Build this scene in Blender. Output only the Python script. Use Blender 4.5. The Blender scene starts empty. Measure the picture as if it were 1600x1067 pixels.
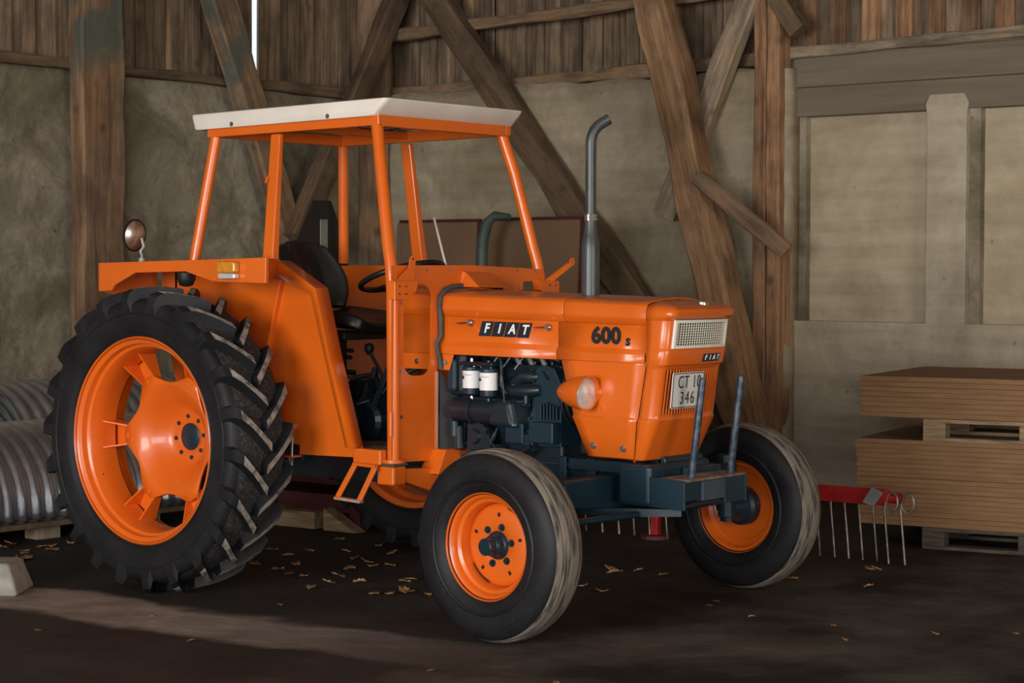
import bpy, bmesh, math, random
from mathutils import Vector, Matrix, noise
random.seed(7)
PI = math.pi
sc = bpy.context.scene
COL = sc.collection

# ------------------------------------------------------------------ camera
cam_d = bpy.data.cameras.new('camera')
cam = bpy.data.objects.new('camera', cam_d)
COL.objects.link(cam)
AZ, PITCH, ROLL = math.radians(129.459), math.radians(-2.056), math.radians(0.151)
F_ = Vector((math.cos(AZ)*math.cos(PITCH), math.sin(AZ)*math.cos(PITCH), math.sin(PITCH)))
R_ = F_.cross(Vector((0, 0, 1))).normalized()
U_ = R_.cross(F_)
R2 = R_*math.cos(ROLL) + U_*math.sin(ROLL)
U2 = -R_*math.sin(ROLL) + U_*math.cos(ROLL)
M = Matrix((R2, U2, -F_)).transposed().to_4x4()
M.translation = Vector((7.331, -7.241, 1.535))
cam.matrix_world = M
cam_d.sensor_width = 36.0
cam_d.lens = 3128.9/1600*36.0
cam_d.clip_end = 200
cam_d.dof.use_dof = True
cam_d.dof.focus_distance = 10.0
cam_d.dof.aperture_fstop = 5.6
sc.camera = cam

# ------------------------------------------------------------------ world, lights, exposure
sc.view_settings.view_transform = 'Standard'
sc.view_settings.look = 'None'
sc.view_settings.gamma = 1.0
sc.view_settings.use_curve_mapping = False
sc.view_settings.exposure = 0.0
w = bpy.data.worlds.new('overcast_sky')
sc.world = w
w.use_nodes = True
bg = w.node_tree.nodes['Background']
bg.inputs[0].default_value = (0.80, 0.88, 1.0, 1)
bg.inputs[1].default_value = 1.2


def area(name, loc, target, sx, sy, power, col):
    d = bpy.data.lights.new(name, 'AREA')
    d.shape = 'RECTANGLE'
    d.size, d.size_y = sx, sy
    d.energy = power
    d.color = col
    o = bpy.data.objects.new(name, d)
    COL.objects.link(o)
    o.location = loc
    o.rotation_euler = (Vector(target) - Vector(loc)).to_track_quat('-Z', 'Y').to_euler()
    return o


# daylight coming in through the three gateways of the barn (both behind the camera)
area('gateway_daylight', (3.2, -12.6, 2.2), (1.0, 0, 1.3), 5.0, 3.4, 900, (1.0, 0.96, 0.92))
area('wide_gateway_daylight', (10.4, -12.6, 2.3), (0.8, 0, 1.2), 4.2, 3.6, 520, (0.96, 0.98, 1.0))
area('side_gateway_daylight', (15.4, -4.5, 2.2), (1.0, 0, 1.2), 4.6, 3.4, 520, (1.0, 0.87, 0.70))


# ------------------------------------------------------------------ materials
def new_mat(name):
    m = bpy.data.materials.new(name)
    m.use_nodes = True
    nt = m.node_tree
    return m, nt, nt.nodes['Principled BSDF']


def N(nt, t, **kw):
    n = nt.nodes.new(t)
    for k, v in kw.items():
        if k.startswith('i_'):
            n.inputs[k[2:].replace('_', ' ')].default_value = v
        else:
            setattr(n, k, v)
    return n


def ramp(nt, stops):
    r = nt.nodes.new('ShaderNodeValToRGB')
    el = r.color_ramp.elements
    while len(el) < len(stops):
        el.new(0.5)
    for e, (p, c) in zip(el, stops):
        e.position = p
        e.color = c if len(c) == 4 else (*c, 1)
    return r


def noisy(name, stops, scale=6.0, detail=6.0, rough=0.6, metal=0.0, coat=0.0, bump=0.0, bscale=None,
          stretch=(1, 1, 1), rough_var=0.0, rnd=True, spec=0.5, coord='Object', dist=0.0):
    m, nt, b = new_mat(name)
    L = nt.links.new
    tc = N(nt, 'ShaderNodeTexCoord')
    mp = N(nt, 'ShaderNodeMapping')
    mp.inputs['Scale'].default_value = stretch
    L(tc.outputs[coord], mp.inputs['Vector'])
    vec = mp.outputs[0]
    if rnd:
        oi = N(nt, 'ShaderNodeObjectInfo')
        mu = N(nt, 'ShaderNodeVectorMath', operation='SCALE')
        mu.inputs[0].default_value = (31.7, 17.3, 23.1)
        L(oi.outputs['Random'], mu.inputs['Scale'])
        ad = N(nt, 'ShaderNodeVectorMath', operation='ADD')
        L(vec, ad.inputs[0]); L(mu.outputs[0], ad.inputs[1])
        vec = ad.outputs[0]
    nz = N(nt, 'ShaderNodeTexNoise')
    nz.inputs['Scale'].default_value = scale
    nz.inputs['Detail'].default_value = detail
    nz.inputs['Distortion'].default_value = dist
    L(vec, nz.inputs['Vector'])
    r = ramp(nt, stops)
    L(nz.outputs['Fac'], r.inputs[0])
    L(r.outputs[0], b.inputs['Base Color'])
    b.inputs['Roughness'].default_value = rough
    b.inputs['Metallic'].default_value = metal
    b.inputs['Coat Weight'].default_value = coat
    b.inputs['Coat Roughness'].default_value = 0.12
    b.inputs['Specular IOR Level'].default_value = spec
    if rough_var:
        mr = N(nt, 'ShaderNodeMapRange')
        mr.inputs['To Min'].default_value = rough - rough_var
        mr.inputs['To Max'].default_value = rough + rough_var
        L(nz.outputs['Fac'], mr.inputs['Value'])
        L(mr.outputs[0], b.inputs['Roughness'])
    if bump:
        n2 = N(nt, 'ShaderNodeTexNoise')
        n2.inputs['Scale'].default_value = bscale or scale*4
        n2.inputs['Detail'].default_value = 6
        L(vec, n2.inputs['Vector'])
        bp = N(nt, 'ShaderNodeBump')
        bp.inputs['Strength'].default_value = bump
        bp.inputs['Distance'].default_value = 0.01
        L(n2.outputs['Fac'], bp.inputs['Height'])
        L(bp.outputs[0], b.inputs['Normal'])
    return m


def dusty_paint(name, col, col2, dust, amount=0.6, rough=0.32, coat=0.35):
    """gloss paint with settled dust on what faces upwards and a few small chips"""
    m = noisy(name, [(0.35, col2), (0.65, col)], 3.0, 3, rough, 0, coat, 0.04, 60, rnd=False)
    nt = m.node_tree
    L = nt.links.new
    b = nt.nodes['Principled BSDF']
    src = b.inputs['Base Color'].links[0].from_socket
    ge = N(nt, 'ShaderNodeNewGeometry')
    sx = N(nt, 'ShaderNodeSeparateXYZ')
    L(ge.outputs['Normal'], sx.inputs[0])
    mr = N(nt, 'ShaderNodeMapRange')
    mr.inputs['From Min'].default_value = 0.75
    mr.inputs['From Max'].default_value = 1.0
    mr.inputs['To Max'].default_value = amount
    L(sx.outputs['Z'], mr.inputs['Value'])
    tc = N(nt, 'ShaderNodeTexCoord')
    nz = N(nt, 'ShaderNodeTexNoise')
    nz.inputs['Scale'].default_value = 25
    nz.inputs['Detail'].default_value = 8
    L(tc.outputs['Object'], nz.inputs['Vector'])
    mm = N(nt, 'ShaderNodeMath', operation='MULTIPLY')
    r2 = N(nt, 'ShaderNodeMapRange')
    r2.inputs['From Min'].default_value = 0.35
    r2.inputs['From Max'].default_value = 0.6
    L(nz.outputs['Fac'], r2.inputs['Value'])
    L(mr.outputs[0], mm.inputs[0]); L(r2.outputs[0], mm.inputs[1])
    chip = N(nt, 'ShaderNodeMapRange')
    chip.inputs['From Min'].default_value = 0.72
    chip.inputs['From Max'].default_value = 0.76
    chip.inputs['To Max'].default_value = 0.5
    L(nz.outputs['Fac'], chip.inputs['Value'])
    ad = N(nt, 'ShaderNodeMath', operation='MAXIMUM')
    L(mm.outputs[0], ad.inputs[0]); L(chip.outputs[0], ad.inputs[1])
    mx = N(nt, 'ShaderNodeMix', data_type='RGBA')
    L(ad.outputs[0], mx.inputs[0]); L(src, mx.inputs[6])
    mx.inputs[7].default_value = (*dust, 1)
    L(mx.outputs[2], b.inputs['Base Color'])
    return m


ORANGE = dusty_paint('orange_paint', (0.74, 0.140, 0.009), (0.68, 0.122, 0.008), (0.30, 0.20, 0.14))
RIMPAINT = dusty_paint('orange_rim_paint', (0.76, 0.138, 0.009), (0.71, 0.124, 0.008), (0.55, 0.20, 0.10), 0.15, 0.38)
BLUE = dusty_paint('dark_blue_paint', (0.004, 0.020, 0.034), (0.007, 0.026, 0.042), (0.075, 0.062, 0.050), 0.7, 0.40, 0.05)
ENGINE = dusty_paint('engine_blue_black', (0.004, 0.012, 0.019), (0.007, 0.018, 0.026), (0.06, 0.052, 0.043), 0.7, 0.38, 0.1)
DUSTTOP = noisy('rusty_dust', [(0.3, (0.10, 0.07, 0.05)), (0.7, (0.26, 0.19, 0.14))], 14, 8, 0.95, bump=0.4)
CREAM = noisy('cream_paint', [(0.35, (0.74, 0.68, 0.60)), (0.65, (0.86, 0.80, 0.72))], 3, 4, 0.45, bump=0.03)
GRILLEC = noisy('cream_plastic', [(0.35, (0.74, 0.73, 0.60)), (0.65, (0.84, 0.82, 0.70))], 3, 4, 0.45)
BLACKV = noisy('black_vinyl', [(0.3, (0.006, 0.006, 0.008)), (0.7, (0.014, 0.014, 0.017))], 5, 4, 0.36, bump=0.1, bscale=120)
BLACK = noisy('black_paint', [(0.3, (0.006, 0.006, 0.007)), (0.7, (0.012, 0.012, 0.013))], 5, 4, 0.5)
DARK = noisy('dark_void_paint', [(0.3, (0.004, 0.004, 0.005)), (0.7, (0.007, 0.007, 0.008))], 5, 2, 0.9)
STEEL = noisy('zinc_steel', [(0.3, (0.45, 0.45, 0.46)), (0.7, (0.62, 0.62, 0.63))], 8, 5, 0.3, 1.0)
CHROME = noisy('mirror_glass', [(0.3, (0.80, 0.72, 0.70)), (0.7, (0.85, 0.78, 0.75))], 2, 2, 0.34, 1.0)
GREYPIPE = noisy('grey_enamel', [(0.3, (0.028, 0.036, 0.038)), (0.7, (0.062, 0.070, 0.070))], 12, 6, 0.40, 0.0, 0.12)
WORNORANGE = noisy('worn_orange', [(0.42, (0.36, 0.27, 0.22)), (0.55, (0.66, 0.12, 0.01))], 22, 6, 0.6)
RED = noisy('red_paint', [(0.35, (0.30, 0.010, 0.012)), (0.7, (0.45, 0.018, 0.018))], 18, 6, 0.5)
DARKRED = noisy('dark_red_paint', [(0.35, (0.05, 0.008, 0.009)), (0.7, (0.085, 0.014, 0.014))], 6, 4, 0.6)
DULLSTEEL = noisy('dull_zinc', [(0.3, (0.22, 0.22, 0.22)), (0.7, (0.36, 0.36, 0.35))], 12, 5, 0.5, 0.3)
TINE = noisy('tine_steel', [(0.35, (0.14, 0.11, 0.09)), (0.7, (0.34, 0.30, 0.26))], 20, 5, 0.5, 0.6)
AMBER = noisy('amber_lens', [(0.3, (0.55, 0.20, 0.01)), (0.7, (0.70, 0.28, 0.02))], 30, 2, 0.15, coat=0.5)
CLEARL = noisy('clear_lens', [(0.35, (0.62, 0.60, 0.57)), (0.65, (0.76, 0.74, 0.71))], 30, 2, 0.18, 0.35, 0.5, rnd=False)
PLATEW = noisy('plate_white', [(0.3, (0.66, 0.65, 0.62)), (0.7, (0.78, 0.77, 0.73))], 8, 4, 0.4)
WHITE = noisy('white_print', [(0.3, (0.80, 0.80, 0.80)), (0.7, (0.86, 0.86, 0.86))], 8, 2, 0.5)
INK = noisy('black_print', [(0.3, (0.008, 0.010, 0.014)), (0.7, (0.012, 0.014, 0.018))], 8, 2, 0.45)
NAVY = noisy('navy_print', [(0.3, (0.006, 0.016, 0.026)), (0.7, (0.009, 0.02, 0.032))], 8, 2, 0.4)
GREYRUB = noisy('grey_rubber', [(0.3, (0.045, 0.042, 0.040)), (0.7, (0.085, 0.08, 0.075))], 20, 5, 0.7)
GALV = noisy('galvanised_sheet', [(0.3, (0.60, 0.66, 0.74)), (0.7, (0.74, 0.80, 0.90))], 14, 6, 0.30, 0.95, rough_var=0.06)
GALVOLD = noisy('galvanised_sheet_dull', [(0.3, (0.40, 0.42, 0.43)), (0.7, (0.54, 0.56, 0.57))], 14, 6, 0.42, 0.85, rough_var=0.1)
CONCRETE = noisy('concrete', [(0.3, (0.20, 0.19, 0.17)), (0.7, (0.36, 0.34, 0.31))], 12, 8, 0.9, bump=0.5, bscale=40)
LEAFM = noisy('dry_leaf', [(0.3, (0.22, 0.10, 0.035)), (0.7, (0.46, 0.27, 0.11))], 30, 3, 0.8)
CARD = noisy('hardboard', [(0.3, (0.165, 0.098, 0.052)), (0.7, (0.20, 0.122, 0.066))], 2, 4, 0.8)
GREENM = noisy('green_plastic', [(0.3, (0.05, 0.075, 0.065)), (0.7, (0.075, 0.105, 0.09))], 6, 4, 0.5)


def lens_glass():
    m, nt, b = new_mat('headlamp_glass')
    b.inputs['Transmission Weight'].default_value = 0.85
    b.inputs['Roughness'].default_value = 0.08
    b.inputs['IOR'].default_value = 1.4
    wv = N(nt, 'ShaderNodeTexWave')
    wv.inputs['Scale'].default_value = 30
    tc = N(nt, 'ShaderNodeTexCoord')
    nt.links.new(tc.outputs['Object'], wv.inputs['Vector'])
    bp = N(nt, 'ShaderNodeBump')
    bp.inputs['Strength'].default_value = 0.5
    nt.links.new(wv.outputs['Fac'], bp.inputs['Height'])
    nt.links.new(bp.outputs[0], b.inputs['Normal'])
    return m


LENS = lens_glass()
REFLECTOR = noisy('lamp_reflector', [(0.3, (0.80, 0.80, 0.78)), (0.7, (0.9, 0.9, 0.88))], 3, 2, 0.25, 1.0)


def rubber(name, dusty):
    m, nt, b = new_mat(name)
    L = nt.links.new
    tc = N(nt, 'ShaderNodeTexCoord')
    nz = N(nt, 'ShaderNodeTexNoise')
    nz.inputs['Scale'].default_value = 5 if not dusty else 16
    nz.inputs['Detail'].default_value = 8
    if dusty:   # scuffs run round the tread
        sx = N(nt, 'ShaderNodeSeparateXYZ'); L(tc.outputs['Object'], sx.inputs[0])
        at = N(nt, 'ShaderNodeMath', operation='ARCTAN2'); L(sx.outputs['Z'], at.inputs[0]); L(sx.outputs['X'], at.inputs[1])
        cb = N(nt, 'ShaderNodeCombineXYZ'); L(sx.outputs['Y'], cb.inputs['X'])
        ml = N(nt, 'ShaderNodeMath', operation='MULTIPLY'); ml.inputs[1].default_value = 0.055; L(at.outputs[0], ml.inputs[0])
        L(ml.outputs[0], cb.inputs['Y']); L(cb.outputs[0], nz.inputs['Vector'])
        nz.inputs['Scale'].default_value = 42
    else:
        L(tc.outputs['Object'], nz.inputs['Vector'])
    if dusty:
        r = ramp(nt, [(0.38, (0.045, 0.039, 0.034)), (0.54, (0.21, 0.175, 0.145))])
    else:
        r = ramp(nt, [(0.35, (0.006, 0.006, 0.007)), (0.7, (0.015, 0.015, 0.017))])
    L(nz.outputs['Fac'], r.inputs[0])
    # fine dust specks
    n2 = N(nt, 'ShaderNodeTexNoise')
    n2.inputs['Scale'].default_value = 170
    n2.inputs['Detail'].default_value = 3
    L(tc.outputs['Object'], n2.inputs['Vector'])
    mr = N(nt, 'ShaderNodeMapRange')
    mr.inputs['From Min'].default_value = 0.62
    mr.inputs['From Max'].default_value = 0.70
    mr.inputs['To Max'].default_value = 0.12 if not dusty else 0.5
    L(n2.outputs['Fac'], mr.inputs['Value'])
    mx = N(nt, 'ShaderNodeMix', data_type='RGBA')
    L(mr.outputs[0], mx.inputs[0]); L(r.outputs[0], mx.inputs[6])
    mx.inputs[7].default_value = (0.20, 0.18, 0.16, 1)
    L(mx.outputs[2], b.inputs['Base Color'])
    b.inputs['Roughness'].default_value = 0.55 if not dusty else 0.85
    b.inputs['Specular IOR Level'].default_value = 0.28
    bp = N(nt, 'ShaderNodeBump')
    bp.inputs['Strength'].default_value = 0.3
    bp.inputs['Distance'].default_value = 0.006
    L(nz.outputs['Fac'], bp.inputs['Height'])
    L(bp.outputs[0], b.inputs['Normal'])
    return m


RUBBER = rubber('tyre_rubber', False)
TREAD = rubber('dusty_tread_rubber', True)
LUGTOP = noisy('dusty_lug_top', [(0.36, (0.07, 0.062, 0.055)), (0.52, (0.25, 0.22, 0.19)), (0.70, (0.33, 0.29, 0.25))], 26, 8, 0.9, bump=0.4, rnd=False)


def timber(name, c1, c2, c3, rough=0.85, green=None, var=(0.65, 1.3)):
    m, nt, b = new_mat(name)
    L = nt.links.new
    tc = N(nt, 'ShaderNodeTexCoord')
    oi = N(nt, 'ShaderNodeObjectInfo')
    mu = N(nt, 'ShaderNodeVectorMath', operation='SCALE')
    mu.inputs[0].default_value = (37.7, 19.3, 53.1)
    L(oi.outputs['Random'], mu.inputs['Scale'])
    ad = N(nt, 'ShaderNodeVectorMath', operation='ADD')
    L(tc.outputs['Object'], ad.inputs[0]); L(mu.outputs[0], ad.inputs[1])
    mp = N(nt, 'ShaderNodeMapping')
    mp.inputs['Scale'].default_value = (1, 1, 0.07)
    L(ad.outputs[0], mp.inputs['Vector'])
    nz = N(nt, 'ShaderNodeTexNoise')
    nz.inputs['Scale'].default_value = 26
    nz.inputs['Detail'].default_value = 8
    nz.inputs['Distortion'].default_value = 0.4
    L(mp.outputs[0], nz.inputs['Vector'])
    r = ramp(nt, [(0.30, c1), (0.52, c2), (0.72, c3)])
    L(nz.outputs['Fac'], r.inputs[0])
    nf = N(nt, 'ShaderNodeTexNoise'); nf.inputs['Scale'].default_value = 150; nf.inputs['Detail'].default_value = 5
    L(mp.outputs[0], nf.inputs['Vector'])
    fr = ramp(nt, [(0.30, (0.55, 0.52, 0.50)), (0.48, (1, 1, 1)), (0.75, (1.15, 1.15, 1.15))])
    L(nf.outputs['Fac'], fr.inputs[0])
    mf = N(nt, 'ShaderNodeMix', data_type='RGBA', blend_type='MULTIPLY'); mf.inputs[0].default_value = 0.75
    nc = N(nt, 'ShaderNodeTexNoise'); nc.inputs['Scale'].default_value = 3.5; nc.inputs['Detail'].default_value = 5
    L(ad.outputs[0], nc.inputs['Vector'])
    cr = ramp(nt, [(0.35, (0.62, 0.60, 0.60)), (0.52, (1, 1, 1)), (0.68, (1.25, 1.12, 0.98))])
    L(nc.outputs['Fac'], cr.inputs[0])
    m0 = N(nt, 'ShaderNodeMix', data_type='RGBA', blend_type='MULTIPLY'); m0.inputs[0].default_value = 0.8
    L(r.outputs[0], m0.inputs[6]); L(cr.outputs[0], m0.inputs[7])
    L(m0.outputs[2], mf.inputs[6]); L(fr.outputs[0], mf.inputs[7])
    # per-piece tint
    hs = N(nt, 'ShaderNodeHueSaturation')
    mr = N(nt, 'ShaderNodeMapRange')
    mr.inputs['To Min'].default_value = var[0]
    mr.inputs['To Max'].default_value = var[1]
    L(oi.outputs['Random'], mr.inputs['Value'])
    L(mr.outputs[0], hs.inputs['Value'])
    L(mf.outputs[2], hs.inputs['Color'])
    # knots and blotches
    n3 = N(nt, 'ShaderNodeTexVoronoi')
    n3.inputs['Scale'].default_value = 3.2
    L(ad.outputs[0], n3.inputs['Vector'])
    kr = N(nt, 'ShaderNodeMapRange')
    kr.inputs['From Min'].default_value = 0.05
    kr.inputs['From Max'].default_value = 0.16
    kr.inputs['To Min'].default_value = 0.65
    kr.inputs['To Max'].default_value = 0.0
    L(n3.outputs['Distance'], kr.inputs['Value'])
    mx = N(nt, 'ShaderNodeMix', data_type='RGBA')
    L(kr.outputs[0], mx.inputs[0]); L(hs.outputs[0], mx.inputs[6])
    mx.inputs[7].default_value = (c1[0]*0.45, c1[1]*0.4, c1[2]*0.4, 1)
    out = mx.outputs[2]
    if green:
        sx = N(nt, 'ShaderNodeSeparateXYZ')
        L(tc.outputs['Object'], sx.inputs[0])
        g = N(nt, 'ShaderNodeMapRange')
        g.inputs['From Min'].default_value = green[0]
        g.inputs['From Max'].default_value = green[1]
        L(sx.outputs['Z'], g.inputs['Value'])
        n4 = N(nt, 'ShaderNodeTexNoise')
        n4.inputs['Scale'].default_value = 5
        L(tc.outputs['Object'], n4.inputs['Vector'])
        g3 = N(nt, 'ShaderNodeMapRange')
        g3.inputs['From Min'].default_value = 0.42
        g3.inputs['From Max'].default_value = 0.54
        g3.inputs['To Max'].default_value = 0.75
        L(n4.outputs['Fac'], g3.inputs['Value'])
        mm = N(nt, 'ShaderNodeMath', operation='MULTIPLY')
        L(g.outputs[0], mm.inputs[0]); L(g3.outputs[0], mm.inputs[1])
        m2 = N(nt, 'ShaderNodeMix', data_type='RGBA')
        L(mm.outputs[0], m2.inputs[0]); L(out, m2.inputs[6])
        m2.inputs[7].default_value = (0.07, 0.095, 0.078, 1)
        out = m2.outputs[2]
    L(out, b.inputs['Base Color'])
    b.inputs['Roughness'].default_value = rough
    bp = N(nt, 'ShaderNodeBump')
    bp.inputs['Strength'].default_value = 0.35
    bp.inputs['Distance'].default_value = 0.008
    L(nz.outputs['Fac'], bp.inputs['Height'])
    L(bp.outputs[0], b.inputs['Normal'])
    return m


OLDWOOD = timber('old_timber', (0.13, 0.082, 0.046), (0.20, 0.13, 0.076), (0.26, 0.175, 0.108))
POSTWOOD = timber('post_timber', (0.20, 0.105, 0.050), (0.33, 0.19, 0.098), (0.42, 0.265, 0.15), var=(0.85, 1.12))
GREENPOST = timber('green_stained_post', (0.16, 0.09, 0.047), (0.26, 0.16, 0.092), (0.34, 0.23, 0.14), green=(2.75, 3.05), var=(0.85, 0.95))
GREENBRACE = timber('green_stained_brace', (0.15, 0.085, 0.045), (0.24, 0.15, 0.085), (0.31, 0.21, 0.13), green=(1.2, 1.5), var=(0.85, 0.95))
BOARDWOOD = timber('cladding_board', (0.11, 0.075, 0.046), (0.22, 0.155, 0.10), (0.30, 0.215, 0.14))
WARMBOARD = timber('warm_cladding_board', (0.15, 0.078, 0.04), (0.30, 0.165, 0.085), (0.38, 0.22, 0.12))
PALEWOOD = timber('pale_timber', (0.20, 0.15, 0.10), (0.33, 0.26, 0.18), (0.42, 0.34, 0.25))
PALLETW = noisy('pallet_timber', [(0.3, (0.15, 0.10, 0.055)), (0.5, (0.27, 0.18, 0.10)), (0.7, (0.36, 0.26, 0.16))], 8, 8, 0.85, bump=0.3, stretch=(0.8, 3, 6))
LAPWOOD = noisy('stacked_board', [(0.3, (0.20, 0.105, 0.045)), (0.7, (0.27, 0.150, 0.070))], 9, 8, 0.85, bump=0.25, stretch=(0.6, 1, 6))
DIRTWOOD = noisy('dirty_pallet_timber', [(0.3, (0.03, 0.022, 0.016)), (0.7, (0.11, 0.085, 0.06))], 8, 8, 0.9, bump=0.3, stretch=(0.8, 3, 6))


def plaster(name, a, b_, c, hstr=0.45, blot=1.3, crack=0.0):
    m, nt, b = new_mat(name)
    L = nt.links.new
    tc = N(nt, 'ShaderNodeTexCoord')
    n1 = N(nt, 'ShaderNodeTexNoise'); n1.inputs['Scale'].default_value = blot; n1.inputs['Detail'].default_value = 10
    n1.inputs['Roughness'].default_value = 0.68; n1.inputs['Distortion'].default_value = 0.5
    L(tc.outputs['Object'], n1.inputs['Vector'])
    r = ramp(nt, [(0.34, a), (0.5, b_), (0.66, c)])
    L(n1.outputs['Fac'], r.inputs[0])
    mp = N(nt, 'ShaderNodeMapping'); mp.inputs['Scale'].default_value = (1.2, 1.2, 11)
    L(tc.outputs['Object'], mp.inputs['Vector'])
    n2 = N(nt, 'ShaderNodeTexNoise'); n2.inputs['Scale'].default_value = 1.1; n2.inputs['Detail'].default_value = 5
    L(mp.outputs[0], n2.inputs['Vector'])
    m1 = N(nt, 'ShaderNodeMix', data_type='RGBA', blend_type='OVERLAY')
    m1.inputs[0].default_value = hstr
    L(r.outputs[0], m1.inputs[6]); L(n2.outputs['Fac'], m1.inputs[7])
    # dark pits and stains
    n3 = N(nt, 'ShaderNodeTexVoronoi'); n3.inputs['Scale'].default_value = 5.0; n3.inputs['Randomness'].default_value = 1
    L(tc.outputs['Object'], n3.inputs['Vector'])
    k = N(nt, 'ShaderNodeMapRange')
    k.inputs['From Min'].default_value = 0.03; k.inputs['From Max'].default_value = 0.09
    k.inputs['To Min'].default_value = 0.5; k.inputs['To Max'].default_value = 0
    L(n3.outputs['Distance'], k.inputs['Value'])
    m2 = N(nt, 'ShaderNodeMix', data_type='RGBA')
    L(k.outputs[0], m2.inputs[0]); L(m1.outputs[2], m2.inputs[6])
    m2.inputs[7].default_value = (a[0]*0.4, a[1]*0.36, a[2]*0.3, 1)
    out = m2.outputs[2]
    if crack:
        v = N(nt, 'ShaderNodeTexVoronoi', feature='DISTANCE_TO_EDGE'); v.inputs['Scale'].default_value = 1.1
        nd = N(nt, 'ShaderNodeTexNoise'); nd.inputs['Scale'].default_value = 3; nd.inputs['Detail'].default_value = 8
        L(tc.outputs['Object'], nd.inputs['Vector'])
        av = N(nt, 'ShaderNodeVectorMath', operation='ADD'); L(tc.outputs['Object'], av.inputs[0]); L(nd.outputs['Color'], av.inputs[1])
        L(av.outputs[0], v.inputs['Vector'])
        ck = N(nt, 'ShaderNodeMapRange'); ck.inputs['From Min'].default_value = 0.004; ck.inputs['From Max'].default_value = 0.016
        ck.inputs['To Min'].default_value = crack; ck.inputs['To Max'].default_value = 0.0
        L(v.outputs['Distance'], ck.inputs['Value'])
        m3 = N(nt, 'ShaderNodeMix', data_type='RGBA'); L(ck.outputs[0], m3.inputs[0]); L(out, m3.inputs[6])
        m3.inputs[7].default_value = (a[0]*0.5, a[1]*0.5, a[2]*0.5, 1)
        out = m3.outputs[2]
    L(out, b.inputs['Base Color'])
    b.inputs['Roughness'].default_value = 0.92
    b.inputs['Specular IOR Level'].default_value = 0.2
    n4 = N(nt, 'ShaderNodeTexNoise'); n4.inputs['Scale'].default_value = 9; n4.inputs['Detail'].default_value = 10
    L(tc.outputs['Object'], n4.inputs['Vector'])
    ad = N(nt, 'ShaderNodeMath', operation='ADD')
    L(n4.outputs['Fac'], ad.inputs[0]); L(n2.outputs['Fac'], ad.inputs[1])
    bp = N(nt, 'ShaderNodeBump'); bp.inputs['Strength'].default_value = 0.55; bp.inputs['Distance'].default_value = 0.03
    L(ad.outputs[0], bp.inputs['Height']); L(bp.outputs[0], b.inputs['Normal'])
    return m


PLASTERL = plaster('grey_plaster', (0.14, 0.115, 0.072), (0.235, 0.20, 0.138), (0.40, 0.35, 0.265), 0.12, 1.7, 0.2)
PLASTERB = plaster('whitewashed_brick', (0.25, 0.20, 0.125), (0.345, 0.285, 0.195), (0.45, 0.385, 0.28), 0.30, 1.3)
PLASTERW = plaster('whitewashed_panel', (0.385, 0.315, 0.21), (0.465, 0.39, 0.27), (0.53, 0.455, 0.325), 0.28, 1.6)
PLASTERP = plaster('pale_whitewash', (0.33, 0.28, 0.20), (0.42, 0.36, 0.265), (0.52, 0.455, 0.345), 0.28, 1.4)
BEAMC = noisy('board_marked_concrete', [(0.3, (0.15, 0.12, 0.082)), (0.7, (0.215, 0.178, 0.125))], 2, 8, 0.9, bump=0.3,
              stretch=(0.5, 1, 8), rnd=False)


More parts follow.
